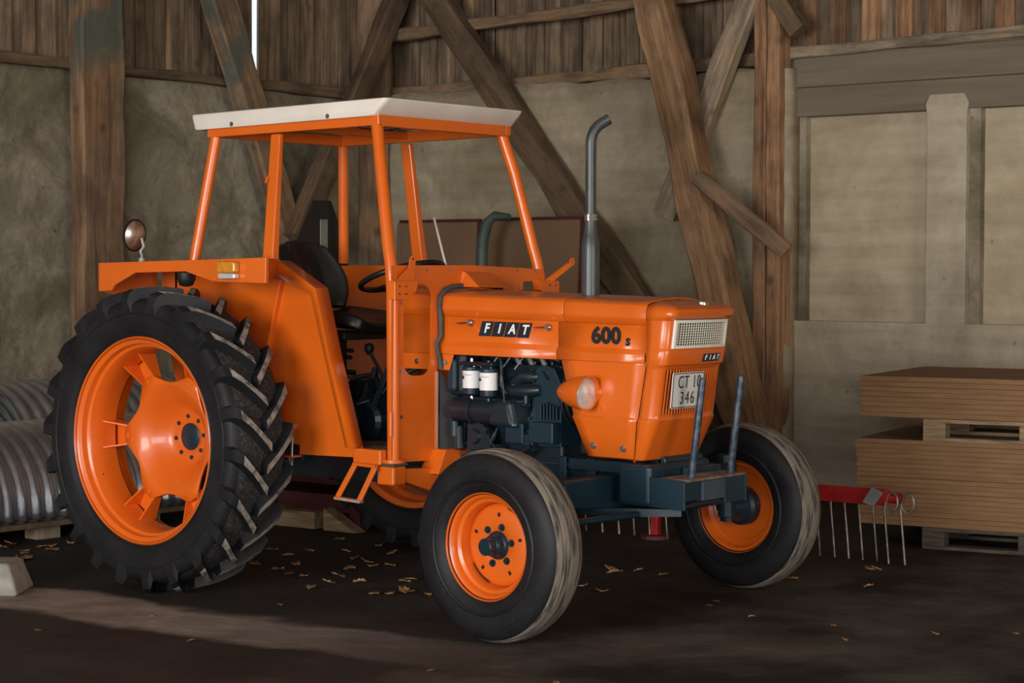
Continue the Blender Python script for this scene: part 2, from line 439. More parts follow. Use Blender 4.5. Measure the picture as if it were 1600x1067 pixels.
def floor_mat():
    m, nt, b = new_mat('earth_floor')
    L = nt.links.new
    tc = N(nt, 'ShaderNodeTexCoord')
    n1 = N(nt, 'ShaderNodeTexNoise'); n1.inputs['Scale'].default_value = 1.1; n1.inputs['Detail'].default_value = 9
    n1.inputs['Roughness'].default_value = 0.62
    L(tc.outputs['Object'], n1.inputs['Vector'])
    dark = ramp(nt, [(0.36, (0.015, 0.011, 0.009)), (0.66, (0.046, 0.036, 0.030))])
    L(n1.outputs['Fac'], dark.inputs[0])
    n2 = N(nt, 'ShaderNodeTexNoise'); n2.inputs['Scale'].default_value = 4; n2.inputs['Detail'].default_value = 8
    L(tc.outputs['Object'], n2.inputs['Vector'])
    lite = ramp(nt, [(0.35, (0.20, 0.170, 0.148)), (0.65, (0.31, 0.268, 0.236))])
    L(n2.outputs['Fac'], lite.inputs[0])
    # a paler strip with a wavy edge crosses the floor before the tractor's wheels
    sx = N(nt, 'ShaderNodeSeparateXYZ')
    L(tc.outputs['Object'], sx.inputs[0])

    def math_(op, a, bb=None, cc=None):
        q = N(nt, 'ShaderNodeMath', operation=op)
        for i, v in enumerate((a, bb, cc)):
            if v is None: continue
            if isinstance(v, (int, float)): q.inputs[i].default_value = v
            else: L(v, q.inputs[i])
        return q.outputs[0]
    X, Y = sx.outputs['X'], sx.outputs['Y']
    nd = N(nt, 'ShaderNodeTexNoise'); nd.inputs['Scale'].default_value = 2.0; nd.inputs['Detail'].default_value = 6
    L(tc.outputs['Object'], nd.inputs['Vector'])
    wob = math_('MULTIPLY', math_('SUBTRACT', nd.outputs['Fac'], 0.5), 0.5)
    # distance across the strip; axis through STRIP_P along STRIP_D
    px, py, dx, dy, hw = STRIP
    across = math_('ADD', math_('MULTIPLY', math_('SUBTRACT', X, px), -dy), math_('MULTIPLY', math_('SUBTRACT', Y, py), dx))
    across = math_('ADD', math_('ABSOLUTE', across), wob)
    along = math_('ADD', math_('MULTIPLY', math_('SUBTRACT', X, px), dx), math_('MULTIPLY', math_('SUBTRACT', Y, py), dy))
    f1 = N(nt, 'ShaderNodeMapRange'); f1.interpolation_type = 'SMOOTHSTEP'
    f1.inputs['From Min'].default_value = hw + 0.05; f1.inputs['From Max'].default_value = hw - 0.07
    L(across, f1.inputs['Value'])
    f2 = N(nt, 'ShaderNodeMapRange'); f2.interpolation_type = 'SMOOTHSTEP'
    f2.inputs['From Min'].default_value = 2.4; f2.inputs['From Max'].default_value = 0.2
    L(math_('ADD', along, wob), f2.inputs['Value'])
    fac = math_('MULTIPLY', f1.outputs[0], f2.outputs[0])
    # paler ground to the right, by the board stack
    f3 = N(nt, 'ShaderNodeMapRange'); f3.interpolation_type = 'SMOOTHSTEP'
    f3.inputs['From Min'].default_value = 1.6; f3.inputs['From Max'].default_value = 2.6
    f3.inputs['To Max'].default_value = 0.24
    L(math_('ADD', X, wob), f3.inputs['Value'])
    n5 = N(nt, 'ShaderNodeMapRange'); n5.inputs['From Min'].default_value = 0.42; n5.inputs['From Max'].default_value = 0.62
    L(n1.outputs['Fac'], n5.inputs['Value'])
    f4 = math_('MULTIPLY', f3.outputs[0], n5.outputs[0])
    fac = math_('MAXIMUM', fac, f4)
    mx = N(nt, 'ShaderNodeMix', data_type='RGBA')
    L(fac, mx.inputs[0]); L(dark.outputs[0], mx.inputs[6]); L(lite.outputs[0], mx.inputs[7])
    # grit
    n3 = N(nt, 'ShaderNodeTexNoise'); n3.inputs['Scale'].default_value = 90; n3.inputs['Detail'].default_value = 2
    L(tc.outputs['Object'], n3.inputs['Vector'])
    g = N(nt, 'ShaderNodeMapRange'); g.inputs['From Min'].default_value = 0.74; g.inputs['From Max'].default_value = 0.78
    g.inputs['To Max'].default_value = 0.5
    L(n3.outputs['Fac'], g.inputs['Value'])
    m2 = N(nt, 'ShaderNodeMix', data_type='RGBA')
    L(g.outputs[0], m2.inputs[0]); L(mx.outputs[2], m2.inputs[6]); m2.inputs[7].default_value = (0.20, 0.15, 0.11, 1)
    L(m2.outputs[2], b.inputs['Base Color'])
    b.inputs['Roughness'].default_value = 0.8
    b.inputs['Specular IOR Level'].default_value = 0.25
    ad = math_('ADD', n1.outputs['Fac'], math_('MULTIPLY', n2.outputs['Fac'], 0.5))
    bp = N(nt, 'ShaderNodeBump'); bp.inputs['Strength'].default_value = 0.5; bp.inputs['Distance'].default_value = 0.04
    L(ad, bp.inputs['Height']); L(bp.outputs[0], b.inputs['Normal'])
    return m


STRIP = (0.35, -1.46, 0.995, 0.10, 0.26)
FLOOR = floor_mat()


# ------------------------------------------------------------------ mesh helpers
def finish(name, bm, mat, parent=None, smooth=None, bevel=0.0, loc=None, seg=2):
    bmesh.ops.recalc_face_normals(bm, faces=bm.faces)
    me = bpy.data.meshes.new(name)
    bm.to_mesh(me)
    bm.free()
    for m in (mat if isinstance(mat, (list, tuple)) else [mat]):
        me.materials.append(m)
    if smooth is not None:
        me.polygons.foreach_set('use_smooth', [True]*len(me.polygons))
        me.set_sharp_from_angle(angle=math.radians(smooth))
    o = bpy.data.objects.new(name, me)
    COL.objects.link(o)
    if parent:
        o.parent = parent
    if loc:
        o.location = loc
    if bevel:
        b = o.modifiers.new('bevel', 'BEVEL')
        b.width = bevel
        b.segments = seg
        b.limit_method = 'ANGLE'
    return o


def tag(o, label=None, cat=None, group=None, kind=None):
    if label: o['label'] = label
    if cat: o['category'] = cat
    if group: o['group'] = group
    if kind: o['kind'] = kind
    return o


def empty(name, loc=(0, 0, 0), rz=0.0, parent=None):
    o = bpy.data.objects.new(name, None)
    o.empty_display_size = 0.1
    COL.objects.link(o)
    o.location = loc
    o.rotation_euler = (0, 0, rz)
    if parent: o.parent = parent
    return o


def copy_tree(o, parent=None):
    c = o.copy()
    COL.objects.link(c)
    c.parent = parent
    for ch in list(o.children):
        copy_tree(ch, c)
    return c


def box(bm, x0, x1, y0, y1, z0, z1, mi=0):
    vs = [bm.verts.new(p) for p in ((x0, y0, z0), (x1, y0, z0), (x1, y1, z0), (x0, y1, z0),
                                    (x0, y0, z1), (x1, y0, z1), (x1, y1, z1), (x0, y1, z1))]
    for f in ((0, 3, 2, 1), (4, 5, 6, 7), (0, 1, 5, 4), (1, 2, 6, 5), (2, 3, 7, 6), (3, 0, 4, 7)):
        bm.faces.new([vs[i] for i in f]).material_index = mi
    return vs


def hexa(bm, pts, mi=0):
    vs = [bm.verts.new(p) for p in pts]
    for f in ((0, 3, 2, 1), (4, 5, 6, 7), (0, 1, 5, 4), (1, 2, 6, 5), (2, 3, 7, 6), (3, 0, 4, 7)):
        bm.faces.new([vs[i] for i in f]).material_index = mi


def frame(d):
    d = Vector(d).normalized()
    up = Vector((0, 0, 1)) if abs(d.z) < 0.9 else Vector((1, 0, 0))
    s = d.cross(up).normalized()
    return s, s.cross(d).normalized()


def tube(bm, pts, r, n=12, caps=True, mi=0, closed=False):
    pts = [Vector(p) for p in pts]
    rs = r if isinstance(r, (list, tuple)) else [r]*len(pts)
    rings = []
    s = None
    for i, p in enumerate(pts):
        if closed:
            d = pts[(i+1) % len(pts)] - pts[i-1]
        else:
            d = (pts[min(i+1, len(pts)-1)] - pts[max(i-1, 0)])
        d.normalize()
        if s is None:
            s, u = frame(d)
        else:
            s = (s - d*s.dot(d)).normalized()
            u = s.cross(d).normalized()
        rings.append([bm.verts.new(p + (s*math.cos(2*PI*k/n) + u*math.sin(2*PI*k/n))*rs[i]) for k in range(n)])
    m = len(rings)
    for i in range(m if closed else m-1):
        a, b = rings[i], rings[(i+1) % m]
        for k in range(n):
            bm.faces.new((a[k], a[(k+1) % n], b[(k+1) % n], b[k])).material_index = mi
    if caps and not closed:
        bm.faces.new(rings[0][::-1]).material_index = mi
        bm.faces.new(rings[-1]).material_index = mi


def bar(bm, p0, p1, w, h, mi=0, up=None):
    """square section bar from p0 to p1"""
    p0, p1 = Vector(p0), Vector(p1)
    d = (p1-p0).normalized()
    if up is None:
        s, u = frame(d)
    else:
        s = d.cross(Vector(up)).normalized()
        u = s.cross(d)
    c = [(-w/2, -h/2), (w/2, -h/2), (w/2, h/2), (-w/2, h/2)]
    hexa(bm, [p0+s*a+u*b for a, b in c] + [p1+s*a+u*b for a, b in c], mi)


def lathe(bm, prof, n=48, axis='Y', center=(0, 0, 0), mi=0, closed=False, cap=False, mis=None):
    """prof: list of (a, r) along axis"""
    c = Vector(center)
    rings = []
    for a, r in prof:
        ring = []
        for k in range(n):
            t = 2*PI*k/n
            if axis == 'Y': p = Vector((r*math.cos(t), a, r*math.sin(t)))
            elif axis == 'X': p = Vector((a, r*math.cos(t), r*math.sin(t)))
            else: p = Vector((r*math.cos(t), r*math.sin(t), a))
            ring.append(bm.verts.new(c+p))
        rings.append(ring)
    m = len(rings)
    for i in range(m if closed else m-1):
        a, b = rings[i], rings[(i+1) % m]
        for k in range(n):
            f = bm.faces.new((a[k], a[(k+1) % n], b[(k+1) % n], b[k]))
            f.material_index = mis[i] if mis else mi
    if cap:
        bm.faces.new(rings[0][::-1]).material_index = mi
        bm.faces.new(rings[-1]).material_index = mi


def grid(bm, rows, mi=0, skip=None, closed=False):
    vr = [[bm.verts.new(p) for p in r] for r in rows]
    for i in range(len(vr)-1):
        for j in range(len(vr[0])-(0 if closed else 1)):
            if skip and skip(i, j): continue
            k = (j+1) % len(vr[0])
            bm.faces.new((vr[i][j], vr[i][k], vr[i+1][k], vr[i+1][j])).material_index = mi
    return vr


def prism(bm, pts, vec, mi=0):
    """polygon pts (3d) extruded by vec"""
    vec = Vector(vec)
    a = [bm.verts.new(Vector(p)) for p in pts]
    b = [bm.verts.new(Vector(p)+vec) for p in pts]
    bm.faces.new(a).material_index = mi
    bm.faces.new(b[::-1]).material_index = mi
    n = len(a)
    for i in range(n):
        bm.faces.new((a[i], b[i], b[(i+1) % n], a[(i+1) % n])).material_index = mi


def plate_with_hole(bm, outer, hole, to3, th):
    """flat plate (outer polygon minus hole polygon) by triangle fill, then thickness vector th"""
    def loop(pts):
        vs = [bm.verts.new(to3(*p)) for p in pts]
        return [bm.edges.new((vs[i], vs[(i+1) % len(vs)])) for i in range(len(vs))]
    es = loop(outer) + loop(hole)
    bmesh.ops.triangle_fill(bm, use_beauty=True, edges=es)
    geom = bm.faces[:]
    r = bmesh.ops.extrude_face_region(bm, geom=geom)
    vs = [g for g in r['geom'] if isinstance(g, bmesh.types.BMVert)]
    bmesh.ops.translate(bm, verts=vs, vec=Vector(th))


def solidify(o, t, off=-1.0):
    m = o.modifiers.new('thickness', 'SOLIDIFY')
    m.thickness = t
    m.offset = off
    return o


def text(name, body, size, mat, parent, mtx, bold=0.0, extrude=0.0008, shear=0.0, sx=1.0, align='CENTER', spacing=1.0):
    cu = bpy.data.curves.new(name, 'FONT')
    cu.body = body
    cu.size = size
    cu.offset = bold
    cu.extrude = extrude
    cu.shear = shear
    cu.align_x = align
    cu.align_y = 'CENTER'
    cu.space_character = spacing
    cu.resolution_u = 3
    tmp = bpy.data.objects.new('tmp', cu)
    COL.objects.link(tmp)
    dg = bpy.context.evaluated_depsgraph_get()
    me = bpy.data.meshes.new_from_object(tmp.evaluated_get(dg))
    bpy.data.objects.remove(tmp)
    me.name = name
    me.transform(Matrix.Diagonal((sx, 1, 1, 1)))
    me.transform(mtx)
    me.materials.clear()
    me.materials.append(mat)
    o = bpy.data.objects.new(name, me)
    COL.objects.link(o)
    o.parent = parent
    return o


def mtx(origin, xdir, ydir):
    x = Vector(xdir).normalized()
    y = Vector(ydir)
    y = (y - x*y.dot(x)).normalized()
    z = x.cross(y)
    m = Matrix((x, y, z)).transposed().to_4x4()
    m.translation = Vector(origin)
    return m


def bolt(parent, p, axis, r=0.008, h=0.006, mat=None, name='bolt', n=6):
    bm = bmesh.new()
    a = Vector(axis).normalized()
    tube(bm, [Vector(p)-a*0.002, Vector(p)+a*h*0.3], r*1.5, 12)
    tube(bm, [Vector(p), Vector(p)+a*h], r, n)
    return finish(name, bm, mat or STEEL, parent)


# ------------------------------------------------------------------ barn shell
XL, YB = -3.9, 4.85
bm = bmesh.new()
bmesh.ops.create_grid(bm, x_segments=60, y_segments=60, size=12.5)
bmesh.ops.translate(bm, verts=bm.verts, vec=(6.5, -5.5, 0))
for v in bm.verts:
    v.co.z = 0.0
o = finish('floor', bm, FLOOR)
tag(o, 'dark oil-stained earth barn floor with a paler strip', kind='structure')

# left wall: masonry to 2.95 m, cladding boards above (each board a part)
bm = bmesh.new()
rows = []
for i in range(31):
    z = 2.94*i/30
    rows.append([(XL + 0.02*noise.noise(Vector((y*1.3, z*1.7, 3))) + 0.012*noise.noise(Vector((y*6, z*6, 1))), y, z)
                 for y in [-13+18.2*j/150 for j in range(151)]])
grid(bm, rows)
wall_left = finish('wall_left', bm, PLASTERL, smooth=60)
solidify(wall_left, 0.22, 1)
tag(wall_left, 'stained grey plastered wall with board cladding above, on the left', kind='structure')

bm = bmesh.new()
NX = 90
rows = []
for i in range(31):
    z = 2.94*i/30
    rows.append([(x, YB + 0.02*noise.noise(Vector((x*1.3, z*1.7, 8))) + 0.012*noise.noise(Vector((x*5, z*9, 5))), z)
                 for x in [XL-0.2+(4.08)*j/NX for j in range(NX+1)]])
grid(bm, rows)
wall_back = finish('wall_back', bm, PLASTERB, smooth=60)
solidify(wall_back, 0.2, -1)
tag(wall_back, 'whitewashed brick wall with board cladding above, behind the tractor', kind='structure')
# right part of the back wall: base, recessed panels, pilasters, concrete lintel
bm = bmesh.new()
def rough_wall(bm, x0, x1, z0, z1, y, amp=0.006):
    nx, nz = max(2, int((x1-x0)/0.08)), max(2, int((z1-z0)/0.08))
    grid(bm, [[(x0+(x1-x0)*i/nx, y+amp*noise.noise(Vector((x0+i*0.5, j*0.45, y))), z0+(z1-z0)*j/nz) for i in range(nx+1)]
              for j in range(nz+1)])
rough_wall(bm, -0.2, 16, 0, 1.185, YB-0.06)
box(bm, -0.2, 16, YB-0.055, YB+0.2, 0, 1.185)
base = finish('wall_base', bm, PLASTERP, wall_back, smooth=50)
for x0, x1 in ((-0.02, 0.965), (1.27, 2.26), (2.56, 3.5)):
    bm = bmesh.new()
    rough_wall(bm, x0-0.1, x1+0.1, 1.18, 2.64, YB+0.055)
    box(bm, x0-0.1, x1+0.1, YB+0.06, YB+0.2, 1.18, 2.64)
    finish('wall_panel', bm, PLASTERW, wall_back, smooth=50)
for x0, x1, zt in ((-0.18, -0.035, 2.66), (0.985, 1.272, 2.70), (2.26, 2.56, 2.68)):
    bm = bmesh.new()
    nz = 24
    hh = [zt - 0.0]
    L_, R__ = [], []
    for i in range(nz+1):
        z = 1.18+(zt-1.18)*i/nz
        q = 0.004*noise.noise(Vector((x0*7, z*5, 1)))
        L_.append((x0+q, z)); R__.append((x1+0.004*noise.noise(Vector((x1*7, z*5, 2))), z))
    if x1-x0 > 0.2:   # lumpy mortar head
        L_[-2] = (x0-0.012, L_[-2][1]); R__[-2] = (x1+0.012, R__[-2][1])
        L_[-1] = (x0+0.02, zt); R__[-1] = (x1-0.02, zt)
    prism(bm, [(a, YB-0.06, z) for a, z in L_] + [(a, YB-0.06, z) for a, z in R__[::-1]], (0, 0.26, 0))
    finish('pilaster', bm, PLASTERP, wall_back, bevel=0.006)
# left return of the first recess (a strip of greyer plaster)
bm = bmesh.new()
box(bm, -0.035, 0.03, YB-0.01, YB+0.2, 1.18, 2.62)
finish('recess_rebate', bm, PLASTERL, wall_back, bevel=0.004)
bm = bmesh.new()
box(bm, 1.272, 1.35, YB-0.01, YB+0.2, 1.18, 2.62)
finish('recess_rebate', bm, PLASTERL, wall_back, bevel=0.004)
# lintel
bm = bmesh.new()
box(bm, -0.16, 4.5, YB-0.045, YB+0.2, 2.60, 2.80)
box(bm, -0.16, 4.5, YB-0.055, YB+0.2, 2.802, 3.02)
finish('lintel', bm, BEAMC, wall_back, bevel=0.006)
# upper wall right of the lintel, out of view
bm = bmesh.new()
box(bm, 3.5, 16, YB-0.05, YB+0.2, 1.18, 3.0)
finish('wall_upper', bm, PLASTERB, wall_back)


def beam(name, p0, p1, wdt, dep, mat, parent=None, side=None, wob=0.012, taper=1.0, seg=16, bevel=0.012, taperd=None):
    """a hewn beam; local Z runs along it so that the grain does too"""
    p0, p1 = Vector(p0), Vector(p1)
    d = p1-p0
    Lg = d.length
    d.normalize()
    sd = Vector(side) if side else frame(d)[0]
    sd = (sd - d*sd.dot(d)).normalized()
    fd = d.cross(sd)
    bm = bmesh.new()
    rows = []
    sdn = random.random()*50
    n = 4 if wob else 1
    for i in range(seg+1):
        t = i/seg
        k = 1+(taper-1)*t
        w_, d_ = wdt*k/2, dep*k/2
        ring = []
        c = 0.22*min(w_, d_)
        for (a, b) in ((-w_+c, -d_), (w_-c, -d_), (w_, -d_+c), (w_, d_-c), (w_-c, d_), (-w_+c, d_), (-w_, d_-c), (-w_, -d_+c)):
            q = 1 + (wob*noise.noise(Vector((a*6+sdn, b*6, t*Lg*2.2)))*2)/max(w_, 0.02)
            e = wob*1.5*noise.noise(Vector((sdn, 0, t*Lg*1.1)))
            ring.append((a*q+e, b*q, t*Lg))
        rows.append(ring)
    vr = grid(bm, rows, closed=True)
    bm.faces.new(vr[0][::-1]); bm.faces.new(vr[-1])
    o = finish(name, bm, mat, parent, smooth=35)
    m = Matrix((sd, fd, d)).transposed().to_4x4()
    m.translation = p0
    o.matrix_world = m
    return o


def board(name, x, y, z0, z1, wid, th, mat, parent, along='x', tilt=0.0):
    """one vertical cladding board; x,y its centre line"""
    bm = bmesh.new()
    n = 3
    if along == 'x':
        hexa(bm, [(-wid/2, -th/2, 0), (wid/2, -th/2, 0), (wid/2, th/2, 0), (-wid/2, th/2, 0),
                  (-wid/2+tilt, -th/2, z1-z0), (wid/2+tilt, -th/2, z1-z0), (wid/2+tilt, th/2, z1-z0), (-wid/2+tilt, th/2, z1-z0)])
    else:
        hexa(bm, [(-th/2, -wid/2, 0), (th/2, -wid/2, 0), (th/2, wid/2, 0), (-th/2, wid/2, 0),
                  (-th/2, -wid/2+tilt, z1-z0), (th/2, -wid/2+tilt, z1-z0), (th/2, wid/2+tilt, z1-z0), (-th/2, wid/2+tilt, z1-z0)])
    return finish(name, bm, mat, parent, loc=(x, y, z0))


# cladding boards: under boards with a gap, narrow cover boards over
TOPZ = 4.9
y = 0.7
first_gap = True
while y < 4.84:
    wd = random.uniform(0.15, 0.21)
    yc = y+wd/2
    if abs(yc-3.44) < 0.2 and first_gap:
        # the one open gap daylight falls through
        board('board', XL-0.06, y + (3.335-y)/2, 2.90, TOPZ, (3.335-y), 0.022, BOARDWOOD, wall_left, 'y', 0.0)
        y = 3.405
        first_gap = False
        continue
    board('board', XL-0.06-random.uniform(0, 0.006), yc, 2.90+random.uniform(-.01, .02), TOPZ, wd, 0.022, BOARDWOOD, wall_left, 'y',
          random.uniform(-.02, .02))
    y += wd+random.uniform(0.002, 0.008)
yy = 0.86
while yy < 4.7:
    if abs(yy-3.36) > 0.15:
        board('board', XL-0.035, yy, 2.93+random.uniform(-.02, .03), TOPZ, random.uniform(0.07, 0.11), 0.02, BOARDWOOD, wall_left, 'y',
              random.uniform(-.03, .03))
    yy += random.uniform(0.17, 0.215)
x = -4.02
while x < -0.25:
    wd = random.uniform(0.14, 0.19)
    board('board', x+wd/2, YB+0.06, 2.90+random.uniform(-.01, .02), TOPZ, wd+0.004, 0.022, BOARDWOOD, wall_back, 'x',
          random.uniform(-.02, .02))
    x += wd
xx = -3.86
while xx < -0.25:
    board('board', xx, YB+0.035, 2.95+random.uniform(-.02, .03), TOPZ, random.uniform(0.075, 0.115), 0.02, BOARDWOOD, wall_back, 'x',
          random.uniform(-.03, .03))
    xx += random.uniform(0.165, 0.21)
x = -0.15
i = 0
while x < 2.6:
    wd = random.uniform(0.105, 0.14)
    board('board', x+wd/2, YB+0.05-(0.022 if i % 2 else 0), 3.02, TOPZ, wd+0.01, 0.022, WARMBOARD if i % 2 else BOARDWOOD, wall_back, 'x')
    x += wd
    i += 1
# plain closing strips beyond the view
bm = bmesh.new()
box(bm, XL-0.1, XL-0.05, -13, 0.69, 2.9, TOPZ)
finish('upper_cladding', bm, BOARDWOOD, wall_left)
bm = bmesh.new()
box(bm, 2.62, 16, YB+0.04, YB+0.08, 2.98, TOPZ)
finish('upper_cladding', bm, BOARDWOOD, wall_back)

# rails on the wall heads
o = beam('wall_plate', (XL+0.045, -1.0, 2.955), (XL+0.045, 4.7, 2.925), 0.09, 0.075, OLDWOOD, wob=0.014, seg=40)
tag(o, 'round wooden rail along the top of the left wall under the boards', 'beam')
o = beam('wall_plate', (-3.85, YB-0.06, 2.955), (-0.27, YB-0.06, 3.01), 0.10, 0.11, OLDWOOD, side=(0, 0, 1), wob=0.01, seg=30)
tag(o, 'wooden rail along the top of the whitewashed back wall', 'beam')
o = beam('wall_plate', (-0.13, YB-0.05, 3.035), (3.4, YB-0.05, 3.10), 0.075, 0.13, PALEWOOD, side=(0, 0, 1), wob=0.012, seg=30)
tag(o, 'pale split-pole rail above the concrete lintel on the right', 'beam')
o = beam('horizontal_pole', (-3.8, 4.66, 3.41), (-0.30, 4.66, 3.50), 0.085, 0.085, OLDWOOD, wob=0.012, seg=30, taper=0.85)
tag(o, 'thin round pole across the back cladding near the top edge', 'beam')

# ceiling and the walls behind the camera (with the three gateways daylight comes through)
bm = bmesh.new()
box(bm, XL-0.2, 16.1, -13.2, YB+0.2, 4.9, 5.0)
tag(finish('ceiling', bm, OLDWOOD), 'dark plank ceiling of the barn', kind='structure')
bm = bmesh.new()
box(bm, XL-0.2, 0.2, -13.2, -13.0, 0, 4.9)
box(bm, 6.2, 8.1, -13.2, -13.0, 0, 4.9)
box(bm, 12.7, 16, -13.2, -13.0, 0, 4.9)
box(bm, 8.1, 12.7, -13.2, -13.0, 4.2, 4.9)
box(bm, 0.2, 6.2, -13.2, -13.0, 4.1, 4.9)
tag(finish('wall_front', bm, PLASTERL), 'front wall behind the camera with two open gateways', kind='structure')
bm = bmesh.new()
box(bm, 16, 16.2, -13.2, -7.2, 0, 4.9)
box(bm, 16, 16.2, -1.8, YB+0.2, 0, 4.9)
box(bm, 16, 16.2, -7.2, -1.8, 4.1, 4.9)
tag(finish('wall_right', bm, PLASTERL), 'side wall behind the camera with an open gateway', kind='structure')

# ------------------------------------------------------------------ posts and braces
POSTS = [
    ('wooden_post', (-3.74, 1.69, 0), (-3.74, 1.665, 4.9), 0.375, 0.16, (0, 1, 0), GREENPOST, 1,
     'broad weathered wooden post on the left wall, stained green near its top', 'post', 0.016),
    ('corner_post', (-3.86, 4.60, 0), (-3.86, 4.60, 4.9), 0.26, 0.22, (0.8, 0.6, 0), OLDWOOD, 1,
     'dark wooden corner post where the two walls meet', 'post', 0.01),
    ('wooden_post', (-0.075, 4.66, 0), (-0.085, 4.66, 4.9), 0.105, 0.17, (1, 0, 0), WARMBOARD, 1,
     'straight warm brown post half, right of the long seam, beside the white panels', 'post', 0.004),
    ('wooden_post', (-0.178, 4.655, 0), (-0.195, 4.655, 4.9), 0.10, 0.17, (1, 0, 0), WARMBOARD, 1,
     'straight warm brown post half, left of the long seam, beside the white panels', 'post', 0.004),
    ('diagonal_brace', (-3.72, 3.59, 1.60), (-3.72, 2.216, 4.85), 0.225, 0.14, (0, 1, 0), GREENBRACE, 1,
     'hewn diagonal brace leaning left up the left wall', 'brace', 0.012),
    ('diagonal_brace', (-3.60, 3.46, 1.75), (-3.66, 4.74, 3.85), 0.19, 0.13, (0, 1, 0), OLDWOOD, 1,
     'diagonal brace rising right towards the corner from the left wall', 'brace', 0.012),
    ('diagonal_brace', (-0.05, 4.47, 0.02), (-3.75, 4.60, 4.30), 0.225, 0.15, (1, 0, 0), OLDWOOD, 1,
     'long diagonal brace falling right across the back wall behind the exhaust', 'brace', 0.014),
    ('diagonal_brace', (-0.945, 4.56, 1.92), (-0.20, 4.58, 3.55), 0.165, 0.12, (1, 0, 0), PALEWOOD, 1,
     'pale round brace crossing behind the big leaning log', 'brace', 0.012),
    ('leaning_log', (0.05, 4.28, 0.0), (-1.045, 4.32, 3.95), 0.262, 0.24, (1, 0, 0), POSTWOOD, 1,
     'thick leaning log with knots standing before the back wall', 'log', 0.02),
    ('short_brace', (-0.40, 4.13, 2.17), (0.135, 4.42, 1.66), 0.115, 0.09, (0, 0, 1), OLDWOOD, 1,
     'short squared brace pegged from the leaning log down to the post', 'brace', 0.008),
    ('corner_brace', (-0.09, 4.60, 3.45), (0.10, 4.62, 3.16), 0.12, 0.1, (1, 0, 0), OLDWOOD, 1,
     'stub of a brace at the head of the straight brown post', 'brace', 0.008),
]
for nm, a, b, wd, dp, sd, mt, tp, lab, cat, wb in POSTS:
    tag(beam(nm, a, b, wd, dp, mt, side=sd, wob=wb, seg=34), lab, cat)

# ------------------------------------------------------------------ hardboard sheets behind the cab
def lean_board(x0, x1, z1, y0, lab):
    root = empty('hardboard_sheet', ((x0+x1)/2, y0, 0))
    hw = (x1-x0)/2
    bm = bmesh.new(); box(bm, -hw+0.005, hw-0.005, -0.012, 0.0, 0.05, z1-0.02)
    finish('panel_sheet', bm, CARD, root)
    bm = bmesh.new(); box(bm, -hw, hw, -0.022, 0.012, z1-0.022, z1)
    finish('top_rail', bm, DARKRED, root, bevel=0.002)
    for s in (-1, 1):
        bm = bmesh.new(); box(bm, s*hw-0.018, s*hw+0.018, -0.02, 0.012, 0, z1-0.022)
        finish('side_rail', bm, CARD if s < 0 else DARKRED, root, bevel=0.002)
    root.rotation_euler = (math.radians(-3), 0, 0)
    tag(root, lab, 'board')
lean_board(-2.76, -1.98, 1.90, 3.62, 'brown hardboard panel with dark red top rail behind the cab, left one')
lean_board(-1.93, -1.05, 1.905, 3.62, 'brown hardboard panel with dark red top rail behind the windscreen posts, right one')

bm = bmesh.new()
tube(bm, [(-1.72, 3.42, 0), (-1.72, 3.42, 1.62), (-1.71, 3.42, 1.75), (-1.67, 3.42, 1.86), (-1.60, 3.42, 1.91), (-1.47, 3.42, 1.90)],
     [0.04, 0.04, 0.042, 0.038, 0.03, 0.02], 10)
tag(finish('bent_pipe', bm, GREENM, smooth=40), 'grey-green bent pipe leaning against the hardboard panels', 'pipe')

# ------------------------------------------------------------------ corrugated culvert sheets, left
def corrugated(r, y0, y1, a0, a1, pitch=0.095, amp=0.011):
    bm = bmesh.new()
    ny = int((y1-y0)/pitch*8)
    rows = []
    na = 40
    for i in range(na+1):
        a = a0+(a1-a0)*i/na
        rows.append([((r+amp*math.cos(2*PI*(y0+(y1-y0)*j/ny)/pitch))*math.cos(a), y0+(y1-y0)*j/ny,
                      (r+amp*math.cos(2*PI*(y0+(y1-y0)*j/ny)/pitch))*math.sin(a)) for j in range(ny+1)])
    grid(bm, rows)
    return bm
labs = ['bright galvanised corrugated arch sheet, outermost of the lower front stack',
        'galvanised corrugated arch sheet whose edge shows under the bright outermost one']
for i in range(2):
    o = finish('corrugated_sheet', corrugated(0.47-0.012*i, -1.9, 0.9, -0.08-0.03*i, PI+0.03), GALV, loc=(-2.30-0.02*i, 0, 0.165-0.016*i), smooth=60)
    solidify(o, 0.003)
    tag(o, labs[i], 'metal sheet', 'lower corrugated arches on the left')
ups = ['dull corrugated arch sheet forming the outside of the upper rear nest',
       'second corrugated arch from the outside in the upper rear nest',
       'third corrugated arch from the outside in the upper rear nest',
       'fourth corrugated arch from the outside in the upper rear nest',
       'innermost corrugated arch of the upper rear nest']
for i in range(5):
    o = finish('corrugated_sheet', corrugated(0.52-0.05*i, 0.20-0.0*i, 2.3, -0.15, PI+0.1), GALVOLD, loc=(-3.10-0.01*i, 0.02, 0.30-0.012*i), smooth=60)
    solidify(o, 0.003)
    tag(o, ups[i], 'metal sheet', 'upper nest of corrugated arches on the left')
# the wooden bearer and blocks under them
root = empty('sheet_bearer', (-1.98, -0.4, 0))
bm = bmesh.new(); box(bm, -0.75, 0.19, -1.6, 1.3, 0.085, 0.112)
finish('deck', bm, OLDWOOD, root, bevel=0.004)
for yb in (-1.2, 0.16, 0.9):
    bm = bmesh.new(); box(bm, -0.04, 0.08, yb, yb+0.16, 0, 0.085)
    finish('block', bm, PALEWOOD, root, bevel=0.004)
    bm = bmesh.new(); box(bm, -0.7, -0.56, yb, yb+0.16, 0, 0.085)
    finish('block', bm, PALEWOOD, root, bevel=0.004)
tag(root, 'low wooden pallet under the corrugated arches on the left', 'pallet')
